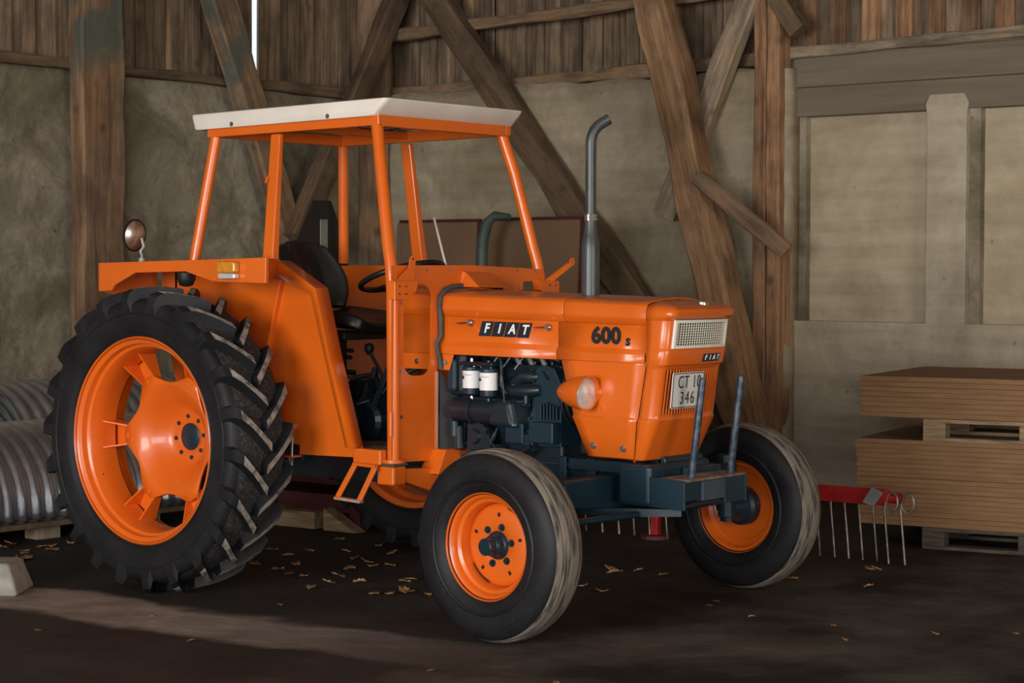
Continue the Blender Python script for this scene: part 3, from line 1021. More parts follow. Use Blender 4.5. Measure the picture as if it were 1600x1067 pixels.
# concrete footing with post stub, lower left corner
root = empty('concrete_footing', (-0.60, -1.50, 0), math.radians(38))
bm = bmesh.new()
hexa(bm, [(-0.4, -0.16, 0), (0.17, -0.16, 0), (0.17, 0.16, 0), (-0.4, 0.16, 0),
          (-0.36, -0.12, 0.145), (0.12, -0.12, 0.15), (0.12, 0.12, 0.15), (-0.36, 0.12, 0.145)])
finish('footing_block', bm, CONCRETE, root, bevel=0.018, seg=3)
bm = bmesh.new(); box(bm, -0.22, -0.075, -0.07, 0.07, 0.14, 2.6)
finish('post_stub', bm, PALEWOOD, root, bevel=0.008)
tag(root, 'pale concrete footing block carrying a white post at the left edge', 'footing')

# ------------------------------------------------------------------ stacks of boards on pallets, right
SD = Vector((2.629-2.077, 2.824-2.71, 0)).normalized()
SN = Vector((-SD.y, SD.x, 0))
SA = math.atan2(SD.y, SD.x)
S0 = Vector((1.715, 2.635, 0))
def pallet(z, x0, lab, wid=1.2, PALLETW=None):
    root = empty('wooden_pallet', S0 + SD*x0 + Vector((0, 0, z)), SA)
    for yb in (0, 0.5, 1.0):
        bm = bmesh.new(); box(bm, 0, wid, yb, yb+0.1, 0, 0.02)
        finish('bottom_board', bm, PALLETW, root, bevel=0.002)
        bm = bmesh.new(); box(bm, 0, wid, yb, yb+0.1, 0.10, 0.122)
        finish('stringer_board', bm, PALLETW, root, bevel=0.002)
        for xb in (0.0, 0.53, 1.06):
            bm = bmesh.new(); box(bm, xb*wid/1.2, (xb+0.125)*wid/1.2, yb, yb+0.1, 0.02, 0.10)
            finish('block', bm, PALLETW, root, bevel=0.003)
    tag(root, lab, 'pallet')
pallet(0.0, 0.37, 'wooden pallet on the floor under the taller lower board stack', PALLETW=DIRTWOOD)
pallet(0.598, 0.37, 'wooden pallet sandwiched between the lower and upper board stacks', PALLETW=PALLETW)
def stack(n, z0, z1, lab, cat_g):
    th = (z1-z0)/n
    for k in range(n):
        bm = bmesh.new()
        dx = random.uniform(-0.018, 0.018)
        box(bm, dx, 1.62+dx, random.uniform(-0.006, 0.008), 1.25, 0.0004, th-0.0006)
        o = finish('wooden_board', bm, LAPWOOD, bevel=0.001, seg=1)
        o.location = S0 + Vector((0, 0, z0+k*th))
        o.rotation_euler = (0, 0, SA + random.uniform(-0.002, 0.002))
        pos = 'topmost' if k == n-1 else ('bottom' if k == 0 else None)
        order = ['first', 'second', 'third', 'fourth', 'fifth', 'sixth', 'seventh', 'eighth', 'ninth', 'tenth', 'eleventh',
                 'twelfth', 'thirteenth', 'fourteenth', 'fifteenth', 'sixteenth', 'seventeenth', 'eighteenth', 'nineteenth']
        if pos: l = '%s thin brown board of the %s' % (pos, lab)
        else: l = 'thin brown board, %s from the bottom of the %s' % (order[k], lab)
        tag(o, l, 'board', cat_g)
stack(18, 0.122, 0.598, 'taller lower stack on the right', 'boards in the lower stack')
stack(8, 0.722, 0.948, 'shorter upper stack on the right', 'boards in the upper stack')

# ------------------------------------------------------------------ red hay rake behind the front wheel
root = empty('hay_rake', (1.3, 2.12, 0))
def rp(x, y, z): return (x-1.3, y-2.12, z)
bm = bmesh.new(); bar(bm, rp(0.35, 2.16, 0.325), rp(2.2, 2.10, 0.345), 0.03, 0.085, up=(0, 0, 1))
finish('rake_bar', bm, RED, root, bevel=0.002)
bm = bmesh.new(); tube(bm, [rp(2.17, 2.12, 0.342), rp(2.27, 2.12, 0.342)], 0.028, 12)
finish('bar_end', bm, RED, root, smooth=40)
bm = bmesh.new(); prism(bm, [rp(2.075, 2.05, 0.315), rp(2.14, 2.05, 0.298), rp(2.195, 2.05, 0.372), rp(2.13, 2.05, 0.40)], (0, 0.012, 0))
finish('bracket_plate', bm, DULLSTEEL, root, bevel=0.002)
bm = bmesh.new(); bar(bm, rp(0.71, 2.10, 0.02), rp(0.71, 2.12, 0.32), 0.045, 0.045, up=(1, 0, 0))
finish('stand', bm, RED, root, bevel=0.003)
bm = bmesh.new(); tube(bm, [rp(0.71, 2.10, 0.0), rp(0.71, 2.10, 0.02)], 0.09, 16)
finish('stand_foot', bm, DARKRED, root)
tx = [0.22, 0.34, 0.46, 0.57, 0.68, 0.80, 0.92, 1.05, 1.18, 1.31, 1.44, 1.57, 1.70, 1.80, 1.89, 1.975, 2.06, 2.145, 2.23, 2.325]
for i, x in enumerate(tx):
    bm = bmesh.new()
    yy = 2.11 if i > 17 else 2.14
    pts = [rp(x-0.035, yy, 0.34)]
    for k in range(15 if i > 17 else 0):
        a = PI + 2*PI*k/14
        pts.append(rp(x-0.035+0.038+0.038*math.cos(a)*0.9, yy-0.02-0.012*k/14, 0.325+0.052*math.sin(-a)))
    pts += [rp(x-0.035, yy-0.04, 0.29), rp(x-0.017, yy-0.045, 0.15), rp(x, yy-0.05, 0.004)]
    tube(bm, pts, 0.0062, 6)
    finish('spring_tine', bm, TINE if i < 18 else TINE, root, smooth=60)
tag(root, 'red spring-tine hay rake standing low behind the far front wheel', 'rake')

# dark red implement and wood block seen under the tractor
root = empty('dark_red_trailer', (-1.1, 1.25, 0))
bm = bmesh.new()
for z0, z1 in ((0.26, 0.33), (0.10, 0.20)):
    box(bm, -0.75, 0.42, -0.05, 0.55, z0, z1)
    box(bm, -0.70, 0.40, -0.065, -0.05, z0+0.02, z0+0.035)
finish('frame_beams', bm, DARKRED, root, bevel=0.006)
for xb in (-0.6, 0.2):
    bm = bmesh.new(); box(bm, xb, xb+0.08, 0.0, 0.08, 0.0, 0.30)
    finish('upright', bm, DARKRED, root, bevel=0.004)
tag(root, 'dark red beam frame standing low in the shadow behind the tractor', 'implement')
root = empty('timber_offcut', (-1.15, 1.10, 0), math.radians(4))
bm = bmesh.new(); box(bm, -0.24, 0.10, 0, 0.12, 0, 0.10)
finish('block', bm, PALLETW, root, bevel=0.005)
bm = bmesh.new(); prism(bm, [(0.17, 0, 0), (0.42, 0, 0), (0.30, 0, 0.06), (0.17, 0, 0.13)], (0, 0.1, 0))
finish('wedge', bm, PALLETW, root, bevel=0.004)
tag(root, 'pale timber blocks lying on the dark floor under the tractor', 'wood')

# ================================================================== THE TRACTOR
T = empty('tractor', (0, 0, 0))
tag(T, 'orange farm tractor with a white-roofed open cab and dark blue engine', 'tractor')
STATIC = T


def make_tyre_rear(s):
    bm = bmesh.new()
    half = [(-0.128, 0.478), (-0.150, 0.492), (-0.166, 0.53), (-0.174, 0.575), (-0.174, 0.61), (-0.170, 0.64), (-0.158, 0.658),
            (-0.135, 0.669), (-0.09, 0.676), (-0.04, 0.679), (0, 0.680)]
    prof = half + [(-a, r) for a, r in half[-2::-1]]
    mis = [0 if min(prof[i][1], prof[i+1][1]) < 0.66 else 1 for i in range(len(prof)-1)]
    mis = [0 if m == 0 else 2 for m in mis]
    lathe(bm, [(a*s, r) for a, r in prof], 120, mis=mis)
    for q in (-1, 1):
        for rr in (0.500, 0.600):
            yb_ = 0.155 if rr < 0.55 else 0.1735
            lathe(bm, [(q*(yb_-0.001), rr-0.006), (q*(yb_+0.004), rr-0.001), (q*(yb_+0.004), rr+0.002), (q*(yb_-0.001), rr+0.007)], 96)
    NL = 22
    for side in (-1, 1):
        for k in range(NL):
            th0 = 2*PI*(k + (0.5 if side > 0 else 0))/NL
            st = []
            for (u, yv, rt, rb, hw) in ((0, -0.012, 0.725, 0.676, 0.020), (0.30, 0.050, 0.727, 0.676, 0.0175),
                                        (0.62, 0.105, 0.724, 0.670, 0.0175), (0.88, 0.150, 0.716, 0.655, 0.022),
                                        (1.0, 0.176, 0.697, 0.640, 0.028), (1.02, 0.186, 0.655, 0.585, 0.022)):
                # centre of the lug leads (goes forward-down at the front), shoulder trails
                ang = th0 + 0.245*(u**0.9)
                yv2 = yv*side
                if u > 0.95:
                    ib = 0.160 if u < 1.01 else 0.172
                else:
                    ib = yv
                st.append((ang, yv2, rt, rb, hw, ib*side))
            rows = []
            for (ang, yv, rt, rb, hw, ib) in st:
                ht, hb = hw/rt, (hw+0.013)/rb
                def P(a, r, yy): return (r*math.cos(a), yy*s, r*math.sin(a))
                rows.append([P(ang-hb, rb, ib), P(ang-ht, rt, yv), P(ang+ht, rt, yv), P(ang+hb, rb, ib)])
            v = [[bm.verts.new(p) for p in r] for r in rows]
            for i in range(len(v)-1):
                for j in range(3):
                    f = bm.faces.new((v[i][j], v[i][j+1], v[i+1][j+1], v[i+1][j]))
                    f.material_index = 1 if (j == 1 and i < (4 if side > 0 else 3)) else 0
            bm.faces.new(v[0]); bm.faces.new(v[-1][::-1])
    return bm


def rear_wheel(s):
    """s=-1: right wheel, outer face towards -Y"""
    o = s  # outward sign
    W_ = empty('rear_wheel', (0, 0.938*s, 0.725), parent=T)
    finish('tyre', make_tyre_rear(1), [RUBBER, LUGTOP, noisy('tread_base', [(0.45, (0.010, 0.010, 0.011)), (0.66, (0.055, 0.050, 0.046))], 90, 6, 0.8)], W_, smooth=35)
    # rim: flange, bead seat, well
    bm = bmesh.new()
    pr = [(0.150, 0.478), (0.156, 0.486), (0.150, 0.492), (0.140, 0.486), (0.134, 0.474), (0.128, 0.462), (0.10, 0.458), (0.092, 0.445),
          (0.075, 0.438), (0.02, 0.432), (-0.05, 0.432), (-0.07, 0.455), (-0.13, 0.462), (-0.14, 0.486), (-0.152, 0.488)]
    back = [(a, r+0.006) for a, r in pr[::-1] if r < 0.47]
    lathe(bm, [(a*o, r) for a, r in pr], 96)
    rim = finish('rim', bm, RIMPAINT, W_, smooth=35)
    solidify(rim, 0.004)
    # hexagonal dished disc, scalloped between six lobes
    bm = bmesh.new()
    n = 144
    prof = [(0.02, -0.178), (0.10, -0.172), (0.125, -0.166), (0.150, -0.150), (0.19, -0.105), (0.225, -0.070), (0.258, -0.054), (1.0, None)]
    rows = []
    for rr, a in prof:
        ring = []
        for k in range(n):
            t = 2*PI*k/n
            tt = (t*6/(2*PI)) % 1.0
            d = abs(tt-0.5)*2      # 1 at lobe centre, 0 mid-scallop
            x_ = max(0.0, (1-d)-0.20)/0.80
            lobe = 0.328 - 0.056*math.sin(PI/2*x_)**0.9
            if a is None: r, aa = lobe, -0.045
            else: r, aa = min(rr, lobe-0.006), a
            if a is None: aa = -0.040
            ring.append((r*math.cos(t), aa*o, r*math.sin(t)))
        rows.append(ring)
    grid(bm, rows, closed=True)
    disc = finish('wheel_disc', bm, RIMPAINT, W_, smooth=40)
    solidify(disc, 0.012)
    # rim brackets: pairs of plates from rim well to each lobe
    for k in range(6):
        t0 = 2*PI*k/6
        for q in (-1, 1):
            bm = bmesh.new()
            dt = 0.15*q
            c, si = math.cos(t0+dt), math.sin(t0+dt)
            c2, s2 = math.cos(t0+dt*0.95), math.sin(t0+dt*0.95)
            tang = Vector((-math.sin(t0), 0, math.cos(t0)))*0.008
            pts = [(0.436*c, 0.03*o, 0.436*si), (0.30*c2, -0.038*o, 0.30*s2), (0.30*c2, -0.075*o, 0.30*s2), (0.436*c, -0.075*o, 0.436*si)]
            prism(bm, [Vector(p)-tang/2 for p in pts], tang)
            finish('bracket_plate', bm, RIMPAINT, W_)
        bm = bmesh.new()
        pts = []
        dt = 0.145
        a = [(0.436, -0.07, -dt), (0.436, -0.07, dt), (0.315, -0.055, dt*0.95), (0.315, -0.055, -dt*0.95)]
        vs = [Vector((r*math.cos(t0+d), yv*o, r*math.sin(t0+d))) for r, yv, d in a]
        prism(bm, vs, (0, -0.008*o, 0))
        finish('bracket_web', bm, RIMPAINT, W_)
        b = bolt(W_, (0.305*math.cos(t0), -0.042*o, 0.305*math.sin(t0)), (0, o, 0), 0.012, 0.012, RIMPAINT, 'lobe_bolt')
    # hub
    bm = bmesh.new()
    lathe(bm, [(-0.180*o, 0.066), (-0.160*o, 0.066), (-0.156*o, 0.060), (-0.156*o, 0.002)], 32)
    finish('hub_cap', bm, BLUE, W_, smooth=40)
    bm = bmesh.new()
    lathe(bm, [(-0.30*o, 0.07), (-0.20*o, 0.11), (-0.178*o, 0.125), (-0.168*o, 0.125), (-0.168*o, 0.02)], 40)
    finish('hub_flange', bm, RIMPAINT, W_, smooth=40)
    for k in range(8):
        t = 2*PI*k/8 + 0.12
        bolt(W_, (0.100*math.cos(t), -0.168*o, 0.100*math.sin(t)), (0, o, 0), 0.011, 0.014, BLUE, 'wheel_bolt')
    # half axle behind
    bm = bmesh.new()
    lathe(bm, [(-0.25*o, 0.09), (-0.75*o, 0.12)], 24, cap=True)
    finish('axle_housing', bm, ENGINE, W_, smooth=40)
    for t in (3.6,):
        bm = bmesh.new()
        c = Vector((0.445*math.cos(t), 0.03*o, 0.445*math.sin(t)))
        tube(bm, [c, c*0.985+Vector((0, 0.03*o, 0))], 0.009, 8)
        finish('valve', bm, BLACK, W_)
    return W_


WR = rear_wheel(-1)
WL = rear_wheel(1)
WL['label'] = 'rear wheel on the far side, half hidden under the cab'


def front_wheel(s, steer):
    o = s
    W_ = empty('front_wheel', (2.067, 0.9285*s, 0.40), math.radians(steer), parent=T)
    bm = bmesh.new()
    half = [(-0.072, 0.214), (-0.086, 0.228), (-0.099, 0.262), (-0.1045, 0.300), (-0.1035, 0.325), (-0.098, 0.350), (-0.088, 0.371),
            (-0.078, 0.383), (-0.060, 0.3905), (-0.052, 0.392), (-0.050, 0.386), (-0.044, 0.386), (-0.042, 0.396), (-0.016, 0.3995),
            (-0.014, 0.391), (-0.008, 0.391), (-0.006, 0.400), (0, 0.400)]
    prof = half + [(-a, r) for a, r in half[-2::-1]]
    mis = [2 if prof[i][1] > 0.377 and prof[i+1][1] > 0.377 else 0 for i in range(len(prof)-1)]
    mis = [1 if m else 0 for m in mis]
    lathe(bm, prof, 110, mis=mis)
    # raised ring on the sidewall
    for q in (-1, 1):
        lathe(bm, [(q*0.1035, 0.268), (q*0.1065, 0.272), (q*0.1085, 0.276), (q*0.1065, 0.280), (q*0.1045, 0.284)], 96)
    finish('tyre', bm, [RUBBER, TREAD], W_, smooth=35)
    bm = bmesh.new()
    pr = [(0.078, 0.216), (0.084, 0.222), (0.079, 0.2265), (0.070, 0.224), (0.066, 0.212), (0.058, 0.204), (0.038, 0.200), (0.030, 0.186),
          (0.012, 0.178), (-0.02, 0.176), (-0.032, 0.196), (-0.062, 0.204), (-0.068, 0.222), (-0.080, 0.224)]
    lathe(bm, [(a*o, r) for a, r in pr], 80)
    rim = finish('rim', bm, RIMPAINT, W_, smooth=35)
    solidify(rim, 0.004)
    bm = bmesh.new()
    lathe(bm, [(0.004*o, 0.03), (0.008*o, 0.10), (0.004*o, 0.150), (-0.004*o, 0.168), (-0.022*o, 0.176)], 64)
    disc = finish('wheel_disc', bm, RIMPAINT, W_, smooth=50)
    solidify(disc, 0.006)
    for k in range(5):      # dark square windows in the disc
        t = 2*PI*k/5 + 0.25
        bm = bmesh.new()
        e = Vector((math.cos(t), 0, math.sin(t))); g = Vector((-math.sin(t), 0, math.cos(t)))
        c = e*0.128 + Vector((0, 0.0075*o, 0))
        prism(bm, [c+e*0.008+g*0.006, c+e*0.008-g*0.006, c-e*0.008-g*0.006, c-e*0.008+g*0.006], (0, 0.0022*o, 0))
        finish('disc_slot', bm, DARK, W_)
    for k in range(2):
        t = 0.9 + k*PI
        bm = bmesh.new()
        rows = [[(r*math.cos(t+a), yv*o, r*math.sin(t+a)) for a in [j*0.07-0.35 for j in range(11)]] for r, yv in ((0.163, 0.0045), (0.170, -0.0005))]
        grid(bm, rows)
        solidify(finish('rim_slot', bm, DARK, W_), 0.002)
    for k in range(6):
        t = 2*PI*k/6 + 0.2
        bolt(W_, (0.080*math.cos(t), 0.008*o, 0.080*math.sin(t)), (0, o, 0), 0.0105, 0.013, BLUE, 'wheel_bolt')
    bm = bmesh.new()
    lathe(bm, [(0.006*o, 0.060), (0.012*o, 0.058), (0.020*o, 0.048), (0.045*o, 0.044), (0.052*o, 0.036), (0.085*o, 0.036), (0.090*o, 0.031), (0.090*o, 0.001)], 32)
    finish('hub_cap', bm, BLUE, W_, smooth=40)
    bm = bmesh.new()
    lathe(bm, [(0.0, 0.06), (-0.004*o, 0.095), (-0.045*o, 0.092), (-0.055*o, 0.075), (-0.10*o, 0.06), (-0.14*o, 0.045), (-0.16*o, 0.04), (-0.16*o, 0.002)], 32)
    finish('hub_drum', bm, BLUE, W_, smooth=40)
    # steering knuckle
    bm = bmesh.new()
    tube(bm, [(0, -0.14*o, -0.06), (0, -0.17*o, 0.22)], [0.035, 0.03], 16)
    tube(bm, [(0, -0.12*o, 0.0), (0, -0.17*o, 0.02)], 0.045, 16)
    finish('kingpin', bm, BLUE, W_, smooth=40)
    return W_


front_wheel(-1, -2.4)
front_wheel(1, -2.4)


# --- hood ------------------------------------------------------------
def slopez(x, z):
    k = max(0.0, min(1.0, (z-1.05)/0.33))
    return z - 0.030*k*(x-1.13)/1.2


LID = [(0.2215, 1.318), (0.2425, 1.350), (0.2435, 1.355), (0.2375, 1.396), (0.232, 1.411), (0.220, 1.421), (0.195, 1.429), (0.10, 1.440), (0.0, 1.444)]
def hood_lid(x0, x1, name='hood_lid'):
    bm = bmesh.new()
    prof = [(-w, z) for w, z in LID] + [(w, z) for w, z in LID[-2::-1]]
    rows = []
    nx = 6
    for i in range(nx+1):
        x = x0+(x1-x0)*i/nx
        rows.append([(x, w, slopez(x, z)) for w, z in prof])
    grid(bm, rows)
    o = finish(name, bm, ORANGE, T, smooth=24)
    solidify(o, 0.006, -1)
    b = o.modifiers.new('bevel', 'BEVEL'); b.width = 0.002; b.segments = 2; b.limit_method = 'ANGLE'
    return o
hood_lid(0.80, 1.862)
hood_lid(1.865, 2.312)
PANEL = [(0.237, 1.140), (0.239, 1.143), (0.239, 1.180), (0.2235, 1.206), (0.2225, 1.318)]
def hood_side(x0, x1, s):
    bm = bmesh.new()
    rows = []
    for i in range(4):
        x = x0+(x1-x0)*i/3
        rows.append([(x, w*s, slopez(x, z)) for w, z in PANEL])
    grid(bm, rows)
    o = finish('hood_side_panel', bm, ORANGE, T, smooth=30)
    solidify(o, 0.005, -1 if s < 0 else -1)
    return o
side_near = None
for s in (-1, 1):
    p = hood_side(0.80, 1.822, s)
    if s < 0: side_near = p
    hood_side(1.825, 2.305, s)
# rear corner tab below the side panel at the bulkhead
for s in (-1, 1):
    bm = bmesh.new()
    prism(bm, [(0.80, 0.2305*s, 1.142), (1.215, 0.2305*s, 1.142), (1.188, 0.2305*s, 1.066), (0.80, 0.2305*s, 1.066)], (0, 0.006*s, 0))
    finish('hood_tab', bm, ORANGE, T, bevel=0.002)
    for bx in (0.985, 1.165):
        bolt(T, (bx, 0.237*s, 1.102), (0, s, 0), 0.009, 0.008)
    # rib lines of the panel: vertical weld beads
    for bx in (1.175,):
        bm = bmesh.new(); box(bm, bx, bx+0.004, min(0.2225*s, 0.2245*s), max(0.2225*s, 0.2245*s), 1.21, 1.31)
        finish('panel_seam', bm, ORANGE, T)
# latches
for bx, bz in ((1.315, 1.290), (1.775, 1.278)):
    bm = bmesh.new()
    tube(bm, [(bx, -0.222, bz), (bx, -0.245, bz)], 0.005, 8)
    tube(bm, [(bx, -0.242, bz), (bx, -0.252, bz)], [0.017, 0.012], 14)
    tube(bm, [(bx, -0.246, bz), (bx-0.075, -0.240, bz-0.004)], [0.005, 0.004], 8)
    finish('hood_latch', bm, STEEL, T, smooth=40)
# badge: four slanted dark tiles with white letters
badge = empty('maker_badge', (0, 0, 0), parent=T)
for k, ch in enumerate('FIAT'):
    x0 = 1.368 + k*0.0752
    bm = bmesh.new()
    lean = 0.022
    zb, zt = 1.230-0.0010*k, 1.298-0.0010*k
    prism(bm, [(x0-lean/2, -0.2225, zb), (x0-lean/2+0.070, -0.2225, zb), (x0+lean/2+0.070, -0.2225, zt), (x0+lean/2, -0.2225, zt)], (0, -0.0035, 0))
    finish('badge_tile', bm, NAVY, badge)
    text('badge_letter', ch, 0.0600, WHITE, badge, mtx((x0+0.0355, -0.2265, (zb+zt)/2+0.0005), (1, 0, 0), (0, 0, 1)), bold=0.0019, shear=0.30, sx=0.98)
text('model_number', '600', 0.098, INK, T, mtx((2.088, -0.2245, 1.245), (1, 0, 0), (0, 0, 1)), bold=0.0048, sx=1.09, spacing=1.0)
text('model_letter', 's', 0.068, INK, T, mtx((2.205, -0.2245, 1.228), (1, 0, 0), (0, 0, 1)), bold=0.0022, shear=0.1)

# --- nose ------------------------------------------------------------
def xseam(z): return 2.315 - max(0.0, (1.12-z))*0.18
YS = [-0.196, -0.15, -0.10, -0.05, 0.0, 0.05, 0.10, 0.15, 0.196]
def nose_path(z, w, xf, xs=None, rc=0.045, bow=0.014):
    xs = xseam(z) if xs is None else xs
    pts = [(xs, -w, z), ((xs*0.5+(xf-rc)*0.5), -w, z)]
    yi = YS[0]
    ry = w-abs(yi)
    for k in range(7):
        a = PI/2*k/6
        pts.append((xf-rc + rc*math.sin(a), -w + ry*(1-math.cos(a)), z))
    for yv in YS[1:-1]:
        pts.append((xf + bow*(1-(yv/0.196)**2), yv, z))
    for k in range(7):
        a = PI/2*(6-k)/6
        pts.append((xf-rc + rc*math.sin(a), w - ry*(1-math.cos(a)), z))
    pts += [((xs*0.5+(xf-rc)*0.5), w, z), (xs, w, z)]
    return pts
NR = [(0.703, 0.208, 2.268), (0.712, 0.218, 2.283), (0.80, 0.232, 2.325), (0.876, 0.244, 2.360), (0.888, 0.243, 2.364), (0.896, 0.237, 2.362),
      (0.910, 0.236, 2.364), (1.105, 0.237, 2.391), (1.118, 0.239, 2.396), (1.128, 0.243, 2.410), (1.183, 0.243, 2.421),
      (1.192, 0.240, 2.420), (1.200, 0.237, 2.417), (1.318, 0.237, 2.432), (1.324, 0.241, 2.444), (1.336, 0.246, 2.462), (1.352, 0.2455, 2.466), (1.366, 0.240, 2.460),
      (1.380, 0.226, 2.440), (1.390, 0.205, 2.41), (1.400, 0.15, 2.36), (1.407, 0.06, 2.32)]
bm = bmesh.new()
rows = []
for z, w, xf in NR:
    ws = w
    yscale = None
    rows.append(nose_path(z, max(w, 0.2001) if z < 1.37 else w, xf))
# upper rings (z>1.37) shrink: rebuild with scaled ys
def cap_path(z, w, xf):
    pts = nose_path(1.366, 0.240, 2.460, xs=2.315)
    out = []
    for (x, y, _) in pts:
        out.append((2.315 + (x-2.315)*(xf-2.315)/(2.460-2.315), y*w/0.240, z))
    return out
for i, (z, w, xf) in enumerate(NR):
    if z > 1.37:
        rows[i] = cap_path(z, w, max(xf, 2.318))
z_low = (0.910, 1.105)
z_up = (1.200, 1.318)
def skipf(i, j):
    z0 = NR[i][0]
    jn = 8
    inside = 8 <= j < 8+8
    return inside and (abs(z0-0.910) < 1e-6 or abs(z0-1.200) < 1e-6)
vr = grid(bm, rows, skip=skipf)
nose = finish('nose_cowl', bm, ORANGE, T, smooth=32)
solidify(nose, 0.006, -1)
# slats of the lower grille
bm = bmesh.new(); box(bm, 2.300, 2.306, -0.205, 0.205, 0.90, 1.11)
finish('grille_backing', bm, DARK, nose)
NS = 21
for k in range(NS):
    yv = -0.185 + 0.37*k/(NS-1)
    b_ = 0.014*(1-(yv/0.196)**2)
    bm = bmesh.new()
    hexa(bm, [(2.358+b_, yv-0.0036, 0.908), (2.366+b_, yv-0.0036, 0.908), (2.366+b_, yv+0.0036, 0.908), (2.358+b_, yv+0.0036, 0.908),
              (2.386+b_, yv-0.0036, 1.107), (2.393+b_, yv-0.0036, 1.107), (2.393+b_, yv+0.0036, 1.107), (2.386+b_, yv+0.0036, 1.107)])
    finish('grille_slat', bm, ORANGE, nose, bevel=0.0015)
# upper cream grille: frame and mesh
gr = empty('headlight_grille', (0, 0, 0), parent=T)
gr.name = 'upper_grille'
def gp(y, z, d=0.0):
    return (2.417 + (z-1.200)*0.127 + 0.014*(1-(y/0.196)**2) + d, y, z)
bm = bmesh.new()
n = 14
def strip(bm, ys, z0, z1, d0, d1):
    fr = [[gp(y, z0, d1) for y in ys], [gp(y, z1, d1) for y in ys]]
    bk = [[gp(y, z0, d0) for y in ys], [gp(y, z1, d0) for y in ys]]
    for j in range(len(ys)-1):
        hexa(bm, [bk[0][j], fr[0][j], fr[0][j+1], bk[0][j+1], bk[1][j], fr[1][j], fr[1][j+1], bk[1][j+1]])
ysf = [-0.199+0.398*j/n for j in range(n+1)]
strip(bm, ysf, 1.198, 1.2105, -0.01, 0.012)
strip(bm, ysf, 1.3075, 1.320, -0.01, 0.012)
strip(bm, [-0.199, -0.186], 1.2105, 1.3075, -0.01, 0.012)
strip(bm, [0.186, 0.199], 1.2105, 1.3075, -0.01, 0.012)
bmesh.ops.remove_doubles(bm, verts=bm.verts, dist=0.0002)
finish('grille_frame', bm, GRILLEC, gr, bevel=0.002)
bm = bmesh.new()
for k in range(1, 22):
    yv = -0.186+0.372*k/22
    strip(bm, [yv-0.0022, yv+0.0022], 1.2105, 1.3075, 0.0025, 0.0045)
for k in range(1, 9):
    zv = 1.2105+0.097*k/9
    strip(bm, ysf[1:-1] , zv-0.0013, zv+0.0013, 0.001, 0.004)
tag(finish('grille_mesh', bm, GRILLEC, gr), kind='stuff')
bm = bmesh.new()
strip(bm, ysf, 1.19, 1.322, -0.055, -0.05)
finish('grille_backing', bm, DARK, gr)
# small badge below
bm = bmesh.new()
sb = empty('front_badge', (0, 0, 0), parent=T)
for k, ch in enumerate('FIAT'):
    y0 = 0.022 + k*0.0335
    zb, zt = 1.137, 1.170
    xb = 2.4255 if k < 3 else 2.4245
    xb = 2.415 + 0.014*(1-((y0+0.016)/0.196)**2)
    bm = bmesh.new()
    prism(bm, [(xb-0.002, y0-0.004, zb), (xb-0.002, y0+0.0275, zb), (xb+0.004, y0+0.0355, zt), (xb+0.004, y0+0.004, zt)], (0.006, 0, 0))
    finish('badge_tile', bm, NAVY, sb)
    text('badge_letter', ch, 0.030, WHITE, sb, mtx((xb+0.0078, y0+0.0158, (zb+zt)/2), (-0.06, 1, 0), (0.16, 0, 1)), bold=0.0009, shear=0.25)
# number plate
npl = empty('number_plate', (2.412, -0.070, 1.016), parent=T)
npl.rotation_euler = (0, math.radians(5), 0)
bm = bmesh.new()
hw, hh = 0.130, 0.078
def rrect(hw, hh, r, n=5):
    pts = []
    for cx, cy, a0 in ((hw-r, hh-r, 0), (-hw+r, hh-r, PI/2), (-hw+r, -hh+r, PI), (hw-r, -hh+r, 3*PI/2)):
        for k in range(n+1):
            a = a0+PI/2*k/n
            pts.append((cx+r*math.cos(a), cy+r*math.sin(a)))
    return pts
prism(bm, [(0, y, z) for y, z in rrect(hw-0.01, hh, 0.012)], (0.004, 0, 0))
finish('plate_blank', bm, PLATEW, npl)
bm = bmesh.new()
plate_with_hole(bm, rrect(hw-0.013, hh-0.003, 0.010), rrect(hw-0.0165, hh-0.0065, 0.008), lambda y, z: Vector((0.0042, y, z)), (0.0012, 0, 0))
finish('plate_border', bm, INK, npl)
text('plate_text', 'CT 10', 0.078, INK, npl, mtx((0.0052, 0.006, 0.034), (0, 1, 0), (0, 0, 1)), bold=-0.0004, sx=0.80, spacing=1.10)
text('plate_text', '346', 0.078, INK, npl, mtx((0.0052, -0.004, -0.035), (0, 1, 0), (0, 0, 1)), bold=-0.0006, sx=0.84, spacing=1.2)
# hood catch on top of the nose
bm = bmesh.new()
tube(bm, [(2.42, 0.03, 1.376), (2.422, 0.03, 1.397)], [0.03, 0.026], 20)
finish('hood_catch', bm, STEEL, T, smooth=40)

